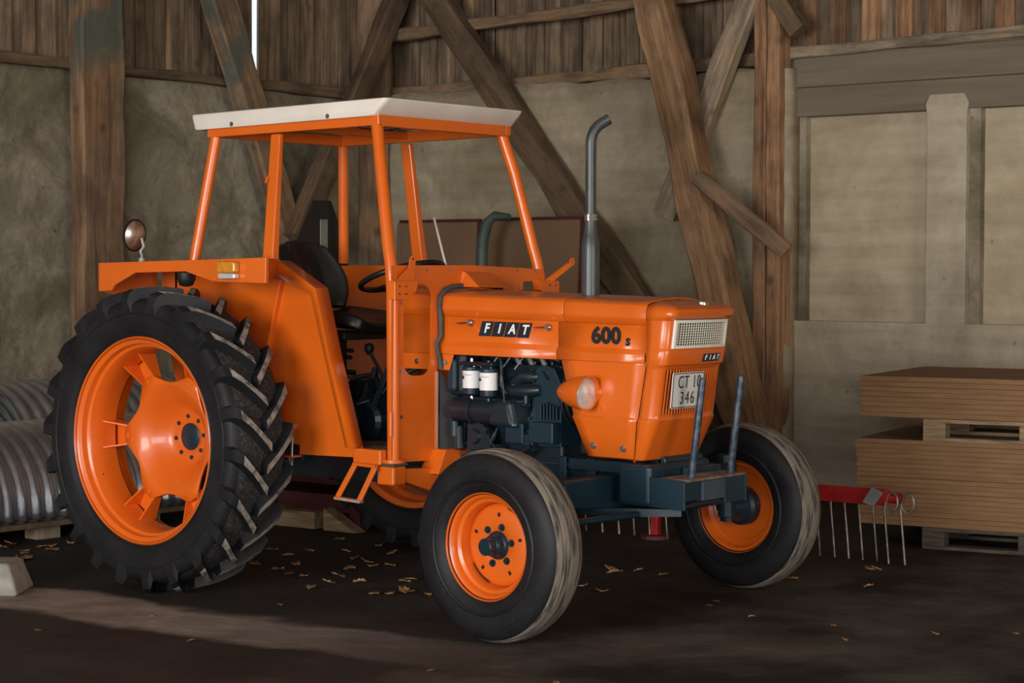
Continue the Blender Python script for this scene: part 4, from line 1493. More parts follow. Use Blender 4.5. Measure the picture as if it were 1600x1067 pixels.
# lower side panels that carry the headlamps
for s in (-1, 1):
    bm = bmesh.new()
    rws = []
    PR = [(0.706, 0.205, 2.000, 0), (0.715, 0.216, 1.985, 0), (0.80, 0.232, 1.955, 0), (0.876, 0.243, 1.925, 0), (0.886, 0.243, 1.918, 0),
          (0.896, 0.236, 1.918, 0), (1.00, 0.2355, 1.888, 0), (1.125, 0.2355, 1.852, 0), (1.139, 0.2365, 1.850, 0)]
    for z, wv, xr, _ in PR:
        xs = xseam(z)-0.006
        rws.append([(xr+(xs-xr)*j/6, wv*s, z) for j in range(7)])
    grid(bm, rws)
    pan = finish('lamp_panel', bm, ORANGE, T, smooth=30)
    solidify(pan, 0.006, -1)
    for bx, bz in ((2.022, 0.762), (2.185, 0.757)):
        bolt(pan, (bx, 0.228*s, bz), (0, s, 0), 0.010, 0.009)
    # headlamp
    hl = empty('headlamp', (2.045, 0.312*s, 0.997), parent=T)
    bm = bmesh.new()
    rows = []
    for (x, r) in ((-0.175, 0.004), (-0.168, 0.018), (-0.15, 0.033), (-0.115, 0.051), (-0.07, 0.066), (-0.03, 0.074), (0.0, 0.077),
                   (0.012, 0.077), (0.012, 0.071), (0.0, 0.067)):
        rows.append([(x + (0.012*math.sin(t) if x > 0 else 0), r*math.cos(t)*0.95, r*math.sin(t)) for t in [2*PI*k/36 for k in range(36)]])
    grid(bm, rows, closed=True)
    finish('lamp_shell', bm, ORANGE, hl, smooth=35)
    bm = bmesh.new()
    lathe(bm, [(-0.045, 0.008), (-0.035, 0.035), (-0.015, 0.058), (0.0, 0.066)], 36, axis='X')
    finish('reflector', bm, REFLECTOR, hl, smooth=50)
    bm = bmesh.new()
    lathe(bm, [(0.001, 0.067), (0.006, 0.055), (0.012, 0.035), (0.015, 0.002)], 36, axis='X')
    l_ = finish('lens', bm, CLEARL, hl, smooth=50)
    # mounting fairing to the panel
    bm = bmesh.new()
    rows = []
    for (yv, k) in ((0.0, 1.0), (-0.04, 1.05), (-0.078, 1.35)):
        rows.append([(-0.055 + 0.055*k*math.cos(t), yv*s, 0.045*k*math.sin(t)) for t in [2*PI*q/24 for q in range(24)]])
    grid(bm, rows, closed=True)
    finish('lamp_bracket', bm, ORANGE, hl, smooth=40)
    hl.rotation_euler = (0, 0, math.radians(8)*s)

# --- bulkhead --------------------------------------------------------
BX = 1.125
bm = bmesh.new()
outer = [(-0.56, 0.657), (-0.256, 0.647), (-0.256, 1.05), (-0.26, 1.38), (-0.22, 1.44), (-0.10, 1.455), (0.10, 1.455), (0.22, 1.44),
         (0.26, 1.38), (0.256, 0.647), (0.56, 0.657), (0.56, 1.46), (0.54, 1.535), (0.525, 1.550), (-0.525, 1.552), (-0.54, 1.54), (-0.56, 1.46)]
def bulk_piece(outer, hole, name):
    bm = bmesh.new()
    plate_with_hole(bm, outer, hole, lambda y, z: Vector((BX, y, z)), (0.006, 0, 0))
    return finish(name, bm, ORANGE, T)
def rr2(y0, y1, z0, z1, r):
    return [((y0+y1)/2+a, (z0+z1)/2+b) for a, b in rrect((y1-y0)/2, (z1-z0)/2, r)]
near = [(-0.57, 0.655), (-0.258, 0.645), (-0.258, 1.38), (-0.22, 1.448), (0.0, 1.452), (0.0, 1.555), (-0.57, 1.553)]
bh = bulk_piece(near, rr2(-0.49, -0.300, 1.045, 1.468, 0.07), 'bulkhead')
far = [(0.57, 0.655), (0.258, 0.645), (0.258, 1.38), (0.22, 1.448), (0.0, 1.452), (0.0, 1.555), (0.52, 1.537), (0.57, 1.46)]
bulk_piece(far, rr2(0.345, 0.505, 1.10, 1.478, 0.05), 'bulkhead')
for yv in (-0.33, -0.17, 0.13, 0.33, 0.47):
    bolt(T, (BX+0.006, yv, 1.532), (1, 0, 0), 0.005, 0.004)
for zz in (0.66, 0.86, 1.07, 1.38):
    bolt(T, (BX+0.006, -0.505, zz), (1, 0, 0), 0.006, 0.004)
# instrument housing bump over the hood
bm = bmesh.new()
hexa(bm, [(BX+0.13, -0.10, 1.452), (BX+0.13, 0.17, 1.446), (BX+0.006, 0.17, 1.446), (BX+0.006, -0.10, 1.452),
          (BX+0.03, -0.075, 1.52), (BX+0.03, 0.11, 1.515), (BX+0.006, 0.11, 1.52), (BX+0.006, -0.085, 1.53)])
finish('instrument_hood', bm, ORANGE, T, bevel=0.004)
# rubber seal around the hood
bm = bmesh.new()
pts = [(1.142, -0.243, 1.07), (1.140, -0.250, 1.12), (1.135, -0.262, 1.16), (1.135, -0.268, 1.19), (1.140, -0.240, 1.23), (1.140, -0.243, 1.30), (1.14, -0.252, 1.36), (1.14, -0.248, 1.41),
       (1.142, -0.215, 1.44), (1.145, -0.16, 1.455), (1.145, 0, 1.462), (1.15, 0.19, 1.452)]
tube(bm, pts, 0.0125, 8)
finish('rubber_seal', bm, GREYRUB, T, smooth=60)
# rubber flap beside the engine, with its metal edge strip
bm = bmesh.new()
prism(bm, [(1.135, -0.252, 1.060), (1.18, -0.165, 0.93), (1.20, -0.145, 0.86), (1.20, -0.14, 0.655), (1.135, -0.252, 0.645)], (0.006, 0.003, 0))
finish('rubber_flap', bm, noisy('flap_rubber', [(0.3, (0.02, 0.02, 0.02)), (0.7, (0.035, 0.033, 0.03))], 14, 4, 0.7), T)
bm = bmesh.new(); box(bm, 1.130, 1.141, -0.262, -0.246, 0.645, 1.06)
finish('edge_strip', bm, STEEL, T)

# brackets for a windscreen wiper hinge, each side
for s in (-1, 1):
    bm = bmesh.new()
    c = 0.5*s
    prism(bm, [(1.135, 0.60*s, 1.398), (1.135, 0.515*s, 1.398), (1.135, 0.455*s, 1.435), (1.135, 0.44*s, 1.482), (1.135, 0.60*s, 1.479)], (0.045, 0, 0))
    b1 = finish('hinge_block', bm, ORANGE, T, bevel=0.002)
    bm = bmesh.new()
    v = [(1.15, 0.565*s, 1.482), (1.15, 0.455*s, 1.482), (1.15, 0.437*s, 1.51), (1.15, 0.433*s, 1.582), (1.15, 0.440*s, 1.594), (1.15, 0.452*s, 1.600), (1.15, 0.464*s, 1.594), (1.15, 0.472*s, 1.580), (1.15, 0.478*s, 1.545)]
    if s < 0:
        prism(bm, v, (0.005, 0, 0))
        prism(bm, [(1.135, -0.60, 1.479), (1.180, -0.60, 1.479), (1.180, -0.44, 1.482), (1.135, -0.44, 1.482)], (0, 0, 0.004))
    else:
        prism(bm, [(1.15, 0.50, 1.468), (1.17, 0.555, 1.472), (1.20, 0.70, 1.565), (1.19, 0.66, 1.568)], (-0.012, 0, 0))
        tube(bm, [(1.195, 0.688, 1.575), (1.19, 0.688, 1.575)], 0.021, 16)
    finish('hinge_ear', bm, ORANGE, T, bevel=0.001)
    for k in range(4):
        bolt(b1, (1.181, (0.57-0.045*(k % 2))*s, 1.458-0.035*(k//2)), (1, 0, 0), 0.0028, 0.002, DARK)
for k in range(2):
    bolt(T, (1.155, -0.452, 1.582), (1, 0, 0), 0.0035, 0.002, DARK)
    break

# --- cab frame -------------------------------------------------------
def cpost(s):
    bm = bmesh.new()
    tube(bm, [(0.930, 0.452*s, 2.205), (0.985, 0.485*s, 2.01), (1.045, 0.515*s, 1.75), (1.072, 0.528*s, 1.635), (1.092, 0.535*s, 1.565),
              (1.103, 0.537*s, 1.50), (1.108, 0.537*s, 1.42), (1.112, 0.537*s, 1.0), (1.115, 0.537*s, 0.63)],
         [0.0285]*5+[0.030]*4, 20)
    finish('front_post', bm, ORANGE, T, smooth=50)
    bm = bmesh.new()
    tube(bm, [(-0.170, 0.452*s, 2.19), (-0.245, 0.532*s, 1.57)], 0.0275, 20)
    finish('rear_post', bm, ORANGE, T, smooth=50)
    bm = bmesh.new()
    a = [Vector((0.245, 0.450*s, 2.187)), Vector((0.310, 0.450*s, 2.187)), Vector((0.310, 0.476*s, 2.187)), Vector((0.245, 0.476*s, 2.187))]
    b = [Vector((0.272, 0.515*s, 1.56)), Vector((0.342, 0.515*s, 1.56)), Vector((0.342, 0.56*s, 1.56)), Vector((0.272, 0.56*s, 1.56))]
    hexa(bm, b+a)
    mp_ = finish('middle_post', bm, ORANGE, T, bevel=0.006)
    for zz in (1.66, 1.98):
        bm = bmesh.new(); tube(bm, [(0.262+0.008*(2-zz), 0.505*s+0.02*s*(1-(zz-1.56)/0.63), zz), (0.262+0.008*(2-zz), 0.52*s+0.02*s*(1-(zz-1.56)/0.63), zz-0.03)], 0.006, 8)
        finish('hinge_pin', bm, ORANGE, mp_)
    # post foot
    bm = bmesh.new()
    box(bm, 1.060, 1.165, min(0.505*s, 0.592*s), max(0.505*s, 0.592*s), 0.552, 0.638)
    finish('post_socket', bm, ORANGE, T, bevel=0.01)
    bm = bmesh.new()
    box(bm, 1.063, 1.170, min(0.500*s, 0.595*s), max(0.500*s, 0.595*s), 0.640, 0.652)
    finish('rubber_mount', bm, GREYRUB, T, bevel=0.004)
    bm = bmesh.new()
    tube(bm, [(1.115, 0.537*s, 0.652), (1.115, 0.537*s, 0.668)], 0.055, 20)
    finish('post_flange', bm, ORANGE, T, smooth=40)
    bm = bmesh.new()
    tube(bm, [(1.128, 0.572*s, 0.775), (1.128, 0.572*s, 0.885)], 0.010, 10)
    finish('door_hinge', bm, ORANGE, T, smooth=50)
    # cross member to the chassis
    bm = bmesh.new()
    hexa(bm, [(1.08, 0.51*s, 0.565), (1.16, 0.51*s, 0.565), (1.16, 0.10*s, 0.435), (1.08, 0.10*s, 0.435),
              (1.08, 0.51*s, 0.625), (1.16, 0.51*s, 0.625), (1.16, 0.10*s, 0.600), (1.08, 0.10*s, 0.600)])
    hexa(bm, [(1.09, 0.34*s, 0.59), (1.21, 0.34*s, 0.59), (1.21, 0.12*s, 0.56), (1.09, 0.12*s, 0.56),
              (1.11, 0.285*s, 0.70), (1.21, 0.285*s, 0.70), (1.21, 0.12*s, 0.70), (1.11, 0.12*s, 0.70)])
    finish('cross_member', bm, ORANGE, T, bevel=0.004)
for s in (-1, 1): cpost(s)
# roof frame ring
bm = bmesh.new()
x0, x1, yw, zt, zb = -0.205, 0.965, 0.480, 2.245, 2.188
def rf(x): return 0.018*(x-x0)/(x1-x0)
for s in (-1, 1):
    hexa(bm, [(x0, (yw-0.035)*s, zb), (x1, (yw-0.035)*s, zb+0.012), (x1, yw*s, zb+0.012), (x0, yw*s, zb),
              (x0, (yw-0.035)*s, zt), (x1, (yw-0.035)*s, zt+0.012), (x1, yw*s, zt+0.012), (x0, yw*s, zt)])
box(bm, x1-0.035, x1-0.001, -yw+0.034, yw-0.034, zb+0.008, zt+0.010)
box(bm, x0+0.001, x0+0.035, -yw+0.034, yw-0.034, zb+0.001, zt-0.001)
box(bm, 0.26, 0.30, -yw+0.034, yw-0.034, zb+0.02, zt-0.002)
finish('roof_frame', bm, ORANGE, T, bevel=0.004)
# roof
bm = bmesh.new()
def ring(z, xr, xf, w, zs=0.018, r=0.03):
    pts = []
    for cx, cy, a0 in ((xf-r, w-r, 0), (xr+r, w-r, PI/2), (xr+r, -w+r, PI), (xf-r, -w+r, 3*PI/2)):
        for k in range(5):
            a = a0+PI/2*k/4
            x = cx+r*math.cos(a)
            pts.append((x, cy+r*math.sin(a), z+zs*(x+0.3)/1.33))
    return pts
rw = [ring(2.232, -0.262, 0.93, 0.488), ring(2.226, -0.275, 0.945, 0.502), ring(2.232, -0.285, 0.965, 0.505), ring(2.262, -0.295, 0.995, 0.505),
      ring(2.292, -0.308, 1.028, 0.502), ring(2.303, -0.310, 1.034, 0.498), ring(2.310, -0.28, 1.0, 0.47), ring(2.335, 0.0, 0.7, 0.25)]
vr = grid(bm, rw, closed=True)
bm.faces.new(vr[-1])
roof = finish('roof', bm, CREAM, T, smooth=32)
bm = bmesh.new()
box(bm, -0.27, 0.93, -0.48, 0.48, 2.258, 2.262)
finish('roof_lining', bm, CREAM, roof)
for bx in (0.0, 0.66):
    bolt(roof, (bx, -0.505, 2.245+0.012*bx), (0, -1, 0), 0.008, 0.006)
bm = bmesh.new()
tube(bm, [(0.35, -0.05, 2.258), (0.40, 0.0, 2.235), (0.5, 0.08, 2.225), (0.62, 0.1, 2.24), (0.7, 0.05, 2.258)], 0.003, 6)
finish('cable', bm, BLACK, roof)

# --- fenders ---------------------------------------------------------
def fender(s):
    root = empty('fender', (0, 0, 0), parent=T)
    # outline of the inner panel
    OUT = [(-0.46, 1.572), (0.385, 1.575), (0.465, 1.572), (0.71, 1.447), (0.80, 1.14), (0.940, 0.716)]
    bm = bmesh.new()
    yi = 0.56*s
    # panel around the wheel arch (inner liner is a full sheet)
    zt = 1.575 if s < 0 else 1.556
    pts = [(-0.46, zt-0.003), (0.385, zt), (0.465, zt-0.003), (0.71, 1.447), (0.80, 1.14), (0.938, 0.716), (0.938, 0.665), (0.527, 0.655), (0.527, 0.70), (-0.30, 0.80), (-0.46, 1.30)]
    prism(bm, [(x, yi, z) for x, z in pts], (0, -0.006*s, 0))
    finish('inner_panel', bm, ORANGE, root, bevel=0.002)
    # pressed rib
    bm = bmesh.new()
    bar(bm, (0.43, yi+0.006*s, 1.50), (0.27, yi+0.006*s, 0.95), 0.012, 0.045, up=(0, 1, 0))
    finish('pressed_rib', bm, ORANGE, root, bevel=0.004)
    # forward flange: front plate running down the edge and its side lip
    bm = bmesh.new()
    yo = 0.640*s
    edge = [(0.385, zt+0.002), (0.465, zt-0.001), (0.712, 1.447), (0.802, 1.14), (0.940, 0.716)]
    edgeo = [(0.40, zt+0.002), (0.470, zt-0.003), (0.713, 1.446), (0.803, 1.14), (0.941, 0.716)]
    rows = [[(x, yi-0.004*s, z) for x, z in edge], [(x, yo, z) for x, z in edgeo]]
    lip = [(0.385, 1.508), (0.440, 1.500), (0.680, 1.418), (0.768, 1.14), (0.908, 0.716)]
    rows.append([(x, yo+0.0005*s, z) for x, z in lip])
    grid(bm, rows)
    o_ = finish('edge_flange', bm, ORANGE, root, smooth=25)
    solidify(o_, 0.005)
    dz = 0.0 if s < 0 else 0.043
    # top plate over the tyre
    bm = bmesh.new()
    prism(bm, [(-0.50, yi, 1.560-dz), (0.385, yi, 1.574-dz), (0.675, 0.925*s, 1.580-dz), (-0.497, 0.93*s, 1.556-dz)], (0, 0, 0.006))
    prism(bm, [(0.10, yi, 1.566-dz), (0.40, yi, 1.572-dz), (0.40, 0.66*s, 1.572-dz), (0.10, 0.66*s, 1.566-dz)], (0, 0, 0.007))
    finish('top_plate', bm, ORANGE, root)
    # outer rail with its notched lower edge
    bm = bmesh.new()
    pts = [(-0.497, 1.559), (0.40, 1.580), (0.402, 1.497), (0.335, 1.475), (0.139, 1.522), (-0.222, 1.515), (-0.38, 1.452), (-0.40, 1.428), (-0.497, 1.423)]
    prism(bm, [(x, 0.93*s, z-dz) for x, z in pts], (0, -0.022*s, 0))
    finish('outer_rail', bm, ORANGE, root, bevel=0.003)
    bm = bmesh.new()
    pts = [(0.402, 1.580), (0.687, 1.588), (0.683, 1.469), (0.335, 1.475), (0.402, 1.497)]
    prism(bm, [(x, 0.929*s, z-dz) for x, z in pts], (0, -0.02*s, 0))
    finish('outer_rail', bm, ORANGE, root, bevel=0.003)
    # rear drop plate
    bm = bmesh.new()
    prism(bm, [(-0.497, 0.93*s, 1.555), (-0.497, yi, 1.560), (-0.497, yi, 1.36), (-0.497, 0.93*s, 1.425)], (0.005, 0, 0))
    finish('rear_plate', bm, ORANGE, root)
    # front end plate, from rail to flange
    bm = bmesh.new()
    prism(bm, [(0.683, 0.925*s, 1.586-dz), (0.683, 0.925*s, 1.470-dz), (0.445, 0.642*s, 1.500-dz), (0.468, 0.642*s, 1.573-dz)], (-0.004, 0.003*s, 0))
    finish('front_plate', bm, ORANGE, root)
    for bx, bz in ((0.62, 0.705), (0.78, 0.70)):
        bolt(root, (bx, 0.561*s, bz), (0, s, 0), 0.005, 0.003, ORANGE)
    return root
fender(-1)
fl = fender(1)
fl['label'] = 'fender on the far side, seen through the cab'
# side marker lamp on near fender
ml = empty('marker_lamp', (0.457, -0.93, 1.528), parent=T)
bm = bmesh.new(); box(bm, -0.058, 0.058, -0.038, 0.0, -0.012, 0.042)
finish('amber_lens', bm, AMBER, ml, bevel=0.010, seg=3)
bm = bmesh.new(); box(bm, -0.056, 0.056, -0.036, 0.0, -0.040, -0.013)
finish('clear_lens', bm, CLEARL, ml, bevel=0.008, seg=3)
# dark lamp hung in the rail notch
bm = bmesh.new()
lathe(bm, [(-0.035, 0.01), (-0.03, 0.03), (0.0, 0.045), (0.03, 0.046), (0.035, 0.03)], 20, axis='Z', center=(0.08, -0.87, 1.485), cap=True)
tube(bm, [(0.08, -0.87, 1.52), (0.08, -0.87, 1.56)], 0.012, 8)
finish('work_lamp', bm, BLACK, T, smooth=50)

# mirror on near fender
mr_ = empty('rear_mirror', (-0.385, -0.75, 1.575), parent=T)
bm = bmesh.new()
tube(bm, [(0, 0, -0.015), (0, 0, 0.03), (-0.01, 0, 0.045), (0.015, 0, 0.07), (0.0, 0.0, 0.11)], 0.008, 8)
tube(bm, [(0, 0, -0.015), (0, 0, 0.012)], 0.018, 10)
finish('mirror_arm', bm, DULLSTEEL, mr_, smooth=50)
dirn = Vector((1.0, 0.12, -0.10)).normalized()
hd = empty('tmp_mirror', (0, 0, 0))
bm = bmesh.new()
c = Vector((-0.045, -0.01, 0.125))
Q = dirn.to_track_quat('Z', 'Y').to_matrix()
def disc_l(bm, prof, n=36):
    rows = []
    for a, r in prof:
        rows.append([c + Q @ Vector((r*math.cos(2*PI*k/n), r*math.sin(2*PI*k/n)*1.02, a)) for k in range(n)])
    vr = grid(bm, rows, closed=True)
    bm.faces.new(vr[0]); bm.faces.new(vr[-1][::-1])
bpy.data.objects.remove(hd)
disc_l(bm, [(-0.028, 0.02), (-0.02, 0.055), (-0.006, 0.078), (0.004, 0.080), (0.006, 0.074)])
finish('mirror_shell', bm, BLACK, mr_, smooth=45)
bm = bmesh.new()
disc_l(bm, [(0.004, 0.073), (0.014, 0.062), (0.023, 0.046), (0.029, 0.028), (0.032, 0.010), (0.0325, 0.002)])
finish('mirror_glass', bm, CHROME, mr_, smooth=50)

# --- floor, step, seat, controls ------------------------------------
for s in (-1, 1):
    bm = bmesh.new(); box(bm, 0.60, 1.12, min(0.15*s, 0.55*s), max(0.15*s, 0.55*s), 0.692, 0.704)
    finish('foot_platform', bm, DUSTTOP, T)
bm = bmesh.new(); box(bm, 0.915, 1.09, -0.60, -0.555, 0.640, 0.712)
finish('platform_edge', bm, ORANGE, T, bevel=0.008)
st = empty('step', (0, 0, 0), parent=T)
def st_bar(a, b, m, w=0.028, h=0.012):
    bm = bmesh.new(); bar(bm, a, b, w, h, up=(0, 1, 0))
    finish('step_bar', bm, m, st, bevel=0.003)
ys = -0.62
st_bar((0.945, ys, 0.643), (1.085, ys, 0.638), ORANGE, 0.014, 0.03)
st_bar((0.952, ys, 0.640), (0.868, ys-0.03, 0.485), ORANGE, 0.028)
st_bar((1.078, ys, 0.638), (1.006, ys-0.03, 0.478), ORANGE, 0.028)
st_bar((0.855, ys-0.03, 0.482), (1.020, ys-0.03, 0.475), WORNORANGE, 0.014, 0.03)

seat = empty('seat', (0, 0, 0), parent=T)
def cushion(name, rows_fn, mat=BLACKV):
    bm = bmesh.new()
    rows_fn(bm)
    return finish(name, bm, mat, seat, smooth=60)
def back_rows(bm):
    rows = []
    nu, nv = 20, 10
    for i in range(nv+1):
        v = i/nv
        zz = 1.335 + 0.315*v
        hw = 0.215*(1-0.35*max(0, v-0.45)**1.5*2.0)*(0.86+0.14*min(1, v*4))
        row = []
        for j in range(nu+1):
            u = j/nu*2-1
            wrap = 0.085*abs(u)**2.4
            groove = -0.006*(1 if any(abs(u-g) < 0.06 for g in (-0.45, -0.15, 0.15, 0.45)) else 0)
            row.append((0.02 + wrap + groove + 0.035*math.sin(PI*v) - 0.11*v, u*hw, zz + 0.02*(1-abs(u)**3)*v))
        rows.append(row)
    grid(bm, rows)
o_ = cushion('backrest', back_rows)
solidify(o_, 0.055, 0)
bv = o_.modifiers.new('bevel', 'BEVEL'); bv.width = 0.02; bv.segments = 4; bv.limit_method = 'ANGLE'; bv.angle_limit = math.radians(50)
def base_rows(bm):
    rows = []
    for i in range(13):
        v = i/12
        hw = 0.21*(1-0.25*abs(2*v-1)**4)
        row = []
        for j in range(17):
            u = j/16*2-1
            row.append((0.14+0.40*v, u*hw, 1.262 + 0.035*abs(u)**2.5 + 0.03*(1-v)**2 - (0.03*max(0, v-0.85)/0.15 if v > 0.85 else 0)))
        rows.append(row)
    grid(bm, rows)
o_ = cushion('seat_cushion', base_rows)
solidify(o_, 0.065, 0)
bv = o_.modifiers.new('bevel', 'BEVEL'); bv.width = 0.025; bv.segments = 4; bv.limit_method = 'ANGLE'; bv.angle_limit = math.radians(50)
bm = bmesh.new(); box(bm, 0.12, 0.44, -0.17, 0.17, 1.185, 1.225); box(bm, -0.08, -0.05, -0.05, 0.05, 1.19, 1.45); box(bm, -0.08, 0.14, -0.05, 0.05, 1.19, 1.215); box(bm, 0.18, 0.26, -0.04, 0.04, 0.98, 1.19)
finish('seat_frame', bm, BLACK, seat, bevel=0.006)

sw = empty('steering_wheel', (0.672, 0.0, 1.500), parent=T)
sw.rotation_euler = (0, math.radians(-19), 0)
bm = bmesh.new()
tube(bm, [(0.208*math.cos(2*PI*k/48), 0.208*math.sin(2*PI*k/48), 0) for k in range(48)], 0.0145, 10, closed=True)
finish('wheel_rim', bm, BLACKV, sw, smooth=60)
for k in range(3):
    a = PI + 2*PI*k/3
    bm = bmesh.new(); tube(bm, [(0.02*math.cos(a), 0.02*math.sin(a), -0.02), (0.205*math.cos(a), 0.205*math.sin(a), 0)], 0.009, 8)
    finish('spoke', bm, BLACK, sw)
bm = bmesh.new(); tube(bm, [(0, 0, 0.005), (0, 0, -0.03)], 0.035, 16); tube(bm, [(0, 0, -0.03), (0.0, 0, -0.42)], 0.022, 12)
finish('steering_column', bm, BLACK, sw, smooth=40)

# levers and pedals seen between fender and post
lev = empty('gear_lever', (0.60, -0.10, 0.72), parent=T)
bm = bmesh.new(); tube(bm, [(0.10, 0, 0.15), (0.03, 0, 0.30), (-0.05, 0, 0.41)], 0.009, 10)
finish('lever_rod', bm, BLUE, lev, smooth=50)
bm = bmesh.new(); lathe(bm, [(-0.03, 0.010), (-0.015, 0.020), (0.005, 0.026), (0.02, 0.021), (0.028, 0.006)], 20, axis='Z', center=(-0.055, 0, 0.425), cap=True)
finish('knob', bm, BLACK, lev, smooth=60)
for (a, b) in (((0.2, -0.15, 1.135), (0.48, -0.15, 1.135)), ((0.2, -0.13, 1.105), (0.45, -0.13, 1.10))):
    bm = bmesh.new(); tube(bm, [a, b], 0.006, 8); tube(bm, [(b[0]-0.03, b[1], b[2]), b], 0.011, 10)
    finish('control_lever', bm, BLACK, T, smooth=50)
bm = bmesh.new()
tube(bm, [(0.46, -0.28, 0.86), (0.52, -0.29, 0.86)], 0.02, 10)
tube(bm, [(0.52, -0.29, 0.86), (0.60, -0.25, 0.88), (0.64, -0.2, 0.9)], 0.011, 8)
tube(bm, [(0.60, -0.25, 0.88), (0.70, -0.33, 0.70)], 0.011, 8)
finish('pedal', bm, BLUE, T, smooth=50)
bm = bmesh.new()
tube(bm, [(0.57, -0.27, 1.0), (0.53, -0.28, 0.96), (0.52, -0.29, 0.88), (0.54, -0.30, 0.80), (0.60, -0.30, 0.74)], 0.006, 8)
finish('hose', bm, noisy('pale_hose', [(0.3, (0.45, 0.38, 0.28)), (0.7, (0.6, 0.5, 0.38))], 5, 2, 0.5), T, smooth=60)
bm = bmesh.new()
box(bm, -0.25, 1.12, -0.16, 0.16, 0.50, 0.93)
box(bm, -0.2, 0.55, -0.12, 0.12, 0.93, 0.99)
box(bm, 0.35, 0.60, -0.30, -0.16, 0.72, 0.86)
for k in range(10):
    a = random.uniform(0.3, 0.8)
    tube(bm, [(a, -0.2, random.uniform(0.8, 1.1)), (a+random.uniform(-.1, .1), -0.12, random.uniform(0.9, 1.1)), (a+random.uniform(-.2, .2), -0.05, random.uniform(0.85, 1.1))], 0.014, 8)
lathe(bm, [(-0.22, 0.08), (-0.20, 0.10), (-0.14, 0.10)], 20, center=(0.62, 0, 0.80), cap=True)
finish('gearbox', bm, ENGINE, T, bevel=0.02, seg=3)
# slow-vehicle board behind the seat (seen from its dark back)
sg = empty('rear_marker_board', (-0.35, 0, 0), parent=T)
bm = bmesh.new()
prism(bm, [(0, 0.40, 1.905), (0, 0.53, 1.905), (0, 0.66, 1.655), (0, 0.66, 1.53), (0, 0.23, 1.53), (0, 0.23, 1.60)], (0.012, 0, 0))
finish('board_plate', bm, BLACK, sg, bevel=0.002)
bm = bmesh.new(); box(bm, 0.012, 0.02, 0.443, 0.497, 1.45, 1.803)
finish('board_strap', bm, noisy('dull_strap', [(0.3, (0.16, 0.17, 0.15)), (0.7, (0.24, 0.25, 0.22))], 9, 4, 0.6, 0.3), sg, bevel=0.002)
bm = bmesh.new(); box(bm, -0.36, -0.34, -0.56, 0.56, 1.40, 1.56)
finish('rear_cross_panel', bm, ORANGE, T, bevel=0.003)
# thin white rod (far side, by the windscreen)
bm = bmesh.new(); tube(bm, [(0.255, 0.70, 1.81), (0.345, 0.70, 1.545)], 0.007, 8)
finish('white_rod', bm, CREAM, T, smooth=50)
# check-chain bolt behind the near rear tyre
lb = empty('lift_bolt', (0, 0, 0), parent=T)
bm = bmesh.new(); tube(bm, [(0.487, -0.565, 0.800), (0.479, -0.565, 0.600)], 0.0085, 10); tube(bm, [(0.487, -0.565, 0.800), (0.487, -0.565, 0.785)], 0.015, 6); tube(bm, [(0.48, -0.565, 0.64), (0.48, -0.565, 0.622)], 0.014, 6)
finish('long_bolt', bm, STEEL, lb, smooth=40)
bm = bmesh.new(); box(bm, 0.40, 0.505, -0.60, -0.50, 0.777, 0.785); box(bm, 0.44, 0.51, -0.60, -0.50, 0.641, 0.650)
finish('bolt_plate', bm, ORANGE, lb)
bm = bmesh.new(); box(bm, 0.38, 0.52, -0.53, -0.46, 0.62, 0.80)
finish('bolt_housing', bm, BLUE, lb, bevel=0.004)

# --- engine ----------------------------------------------------------
eng = empty('engine', (0, 0, 0), parent=T)
def E(name, fn, mat=ENGINE, bevel=0.0, smooth=None, parent=None):
    bm = bmesh.new(); fn(bm)
    return finish(name, bm, mat, parent or eng, bevel=bevel, smooth=smooth, seg=3)
E('cylinder_block', lambda b: (box(b, 1.12, 1.78, -0.135, 0.135, 0.62, 1.02),), bevel=0.012)
def head(b):
    box(b, 1.16, 1.76, -0.12, 0.12, 1.02, 1.10)
    for k in range(6): tube(b, [(1.2+k*0.1, -0.11, 1.10), (1.2+k*0.1, -0.11, 1.118)], 0.010, 6)
E('cylinder_head', head, bevel=0.006)
E('rocker_cover', lambda b: box(b, 1.20, 1.72, -0.085, 0.085, 1.10, 1.19), bevel=0.02)
def sump(b):
    hexa(b, [(1.05, -0.12, 0.42), (1.85, -0.12, 0.50), (1.85, 0.12, 0.50), (1.05, 0.12, 0.42),
             (1.05, -0.165, 0.66), (2.24, -0.165, 0.70), (2.24, 0.165, 0.70), (1.05, 0.165, 0.66)])
    box(b, 1.15, 2.2, -0.180, 0.180, 0.655, 0.672)
    for k in range(9): tube(b, [(1.25+k*0.11, -0.172, 0.655), (1.25+k*0.11, -0.172, 0.642)], 0.009, 6)
    box(b, 1.95, 2.0, -0.19, -0.16, 0.56, 0.70); box(b, 1.80, 1.84, -0.19, -0.16, 0.54, 0.70)
E('sump', sump, BLUE, bevel=0.005)
for s in (-1, 1):
    E('side_rail', lambda b: bar(b, (1.86, 0.18*s, 0.67), (2.26, 0.19*s, 0.672), 0.03, 0.05, up=(0, 0, 1)), BLUE, bevel=0.004)
def timing(b):
    pts = [(1.60, 0.73), (1.60, 0.83), (1.635, 0.90), (1.635, 1.05), (1.665, 1.095), (1.71, 1.105), (1.76, 1.09), (1.80, 1.02), (1.80, 0.74)]
    prism(b, [(x, -0.175, z) for x, z in pts], (0, 0.30, 0))
    for k in range(5): tube(b, [(1.625, -0.178, 0.80+k*0.06), (1.625, -0.192, 0.80+k*0.06)], 0.009, 6)
    for k in range(6): box(b, 1.70+k*0.018, 1.705+k*0.018, -0.200, -0.17, 0.86, 0.94-0.006*abs(k-2))
E('timing_cover', timing, BLUE, bevel=0.008)
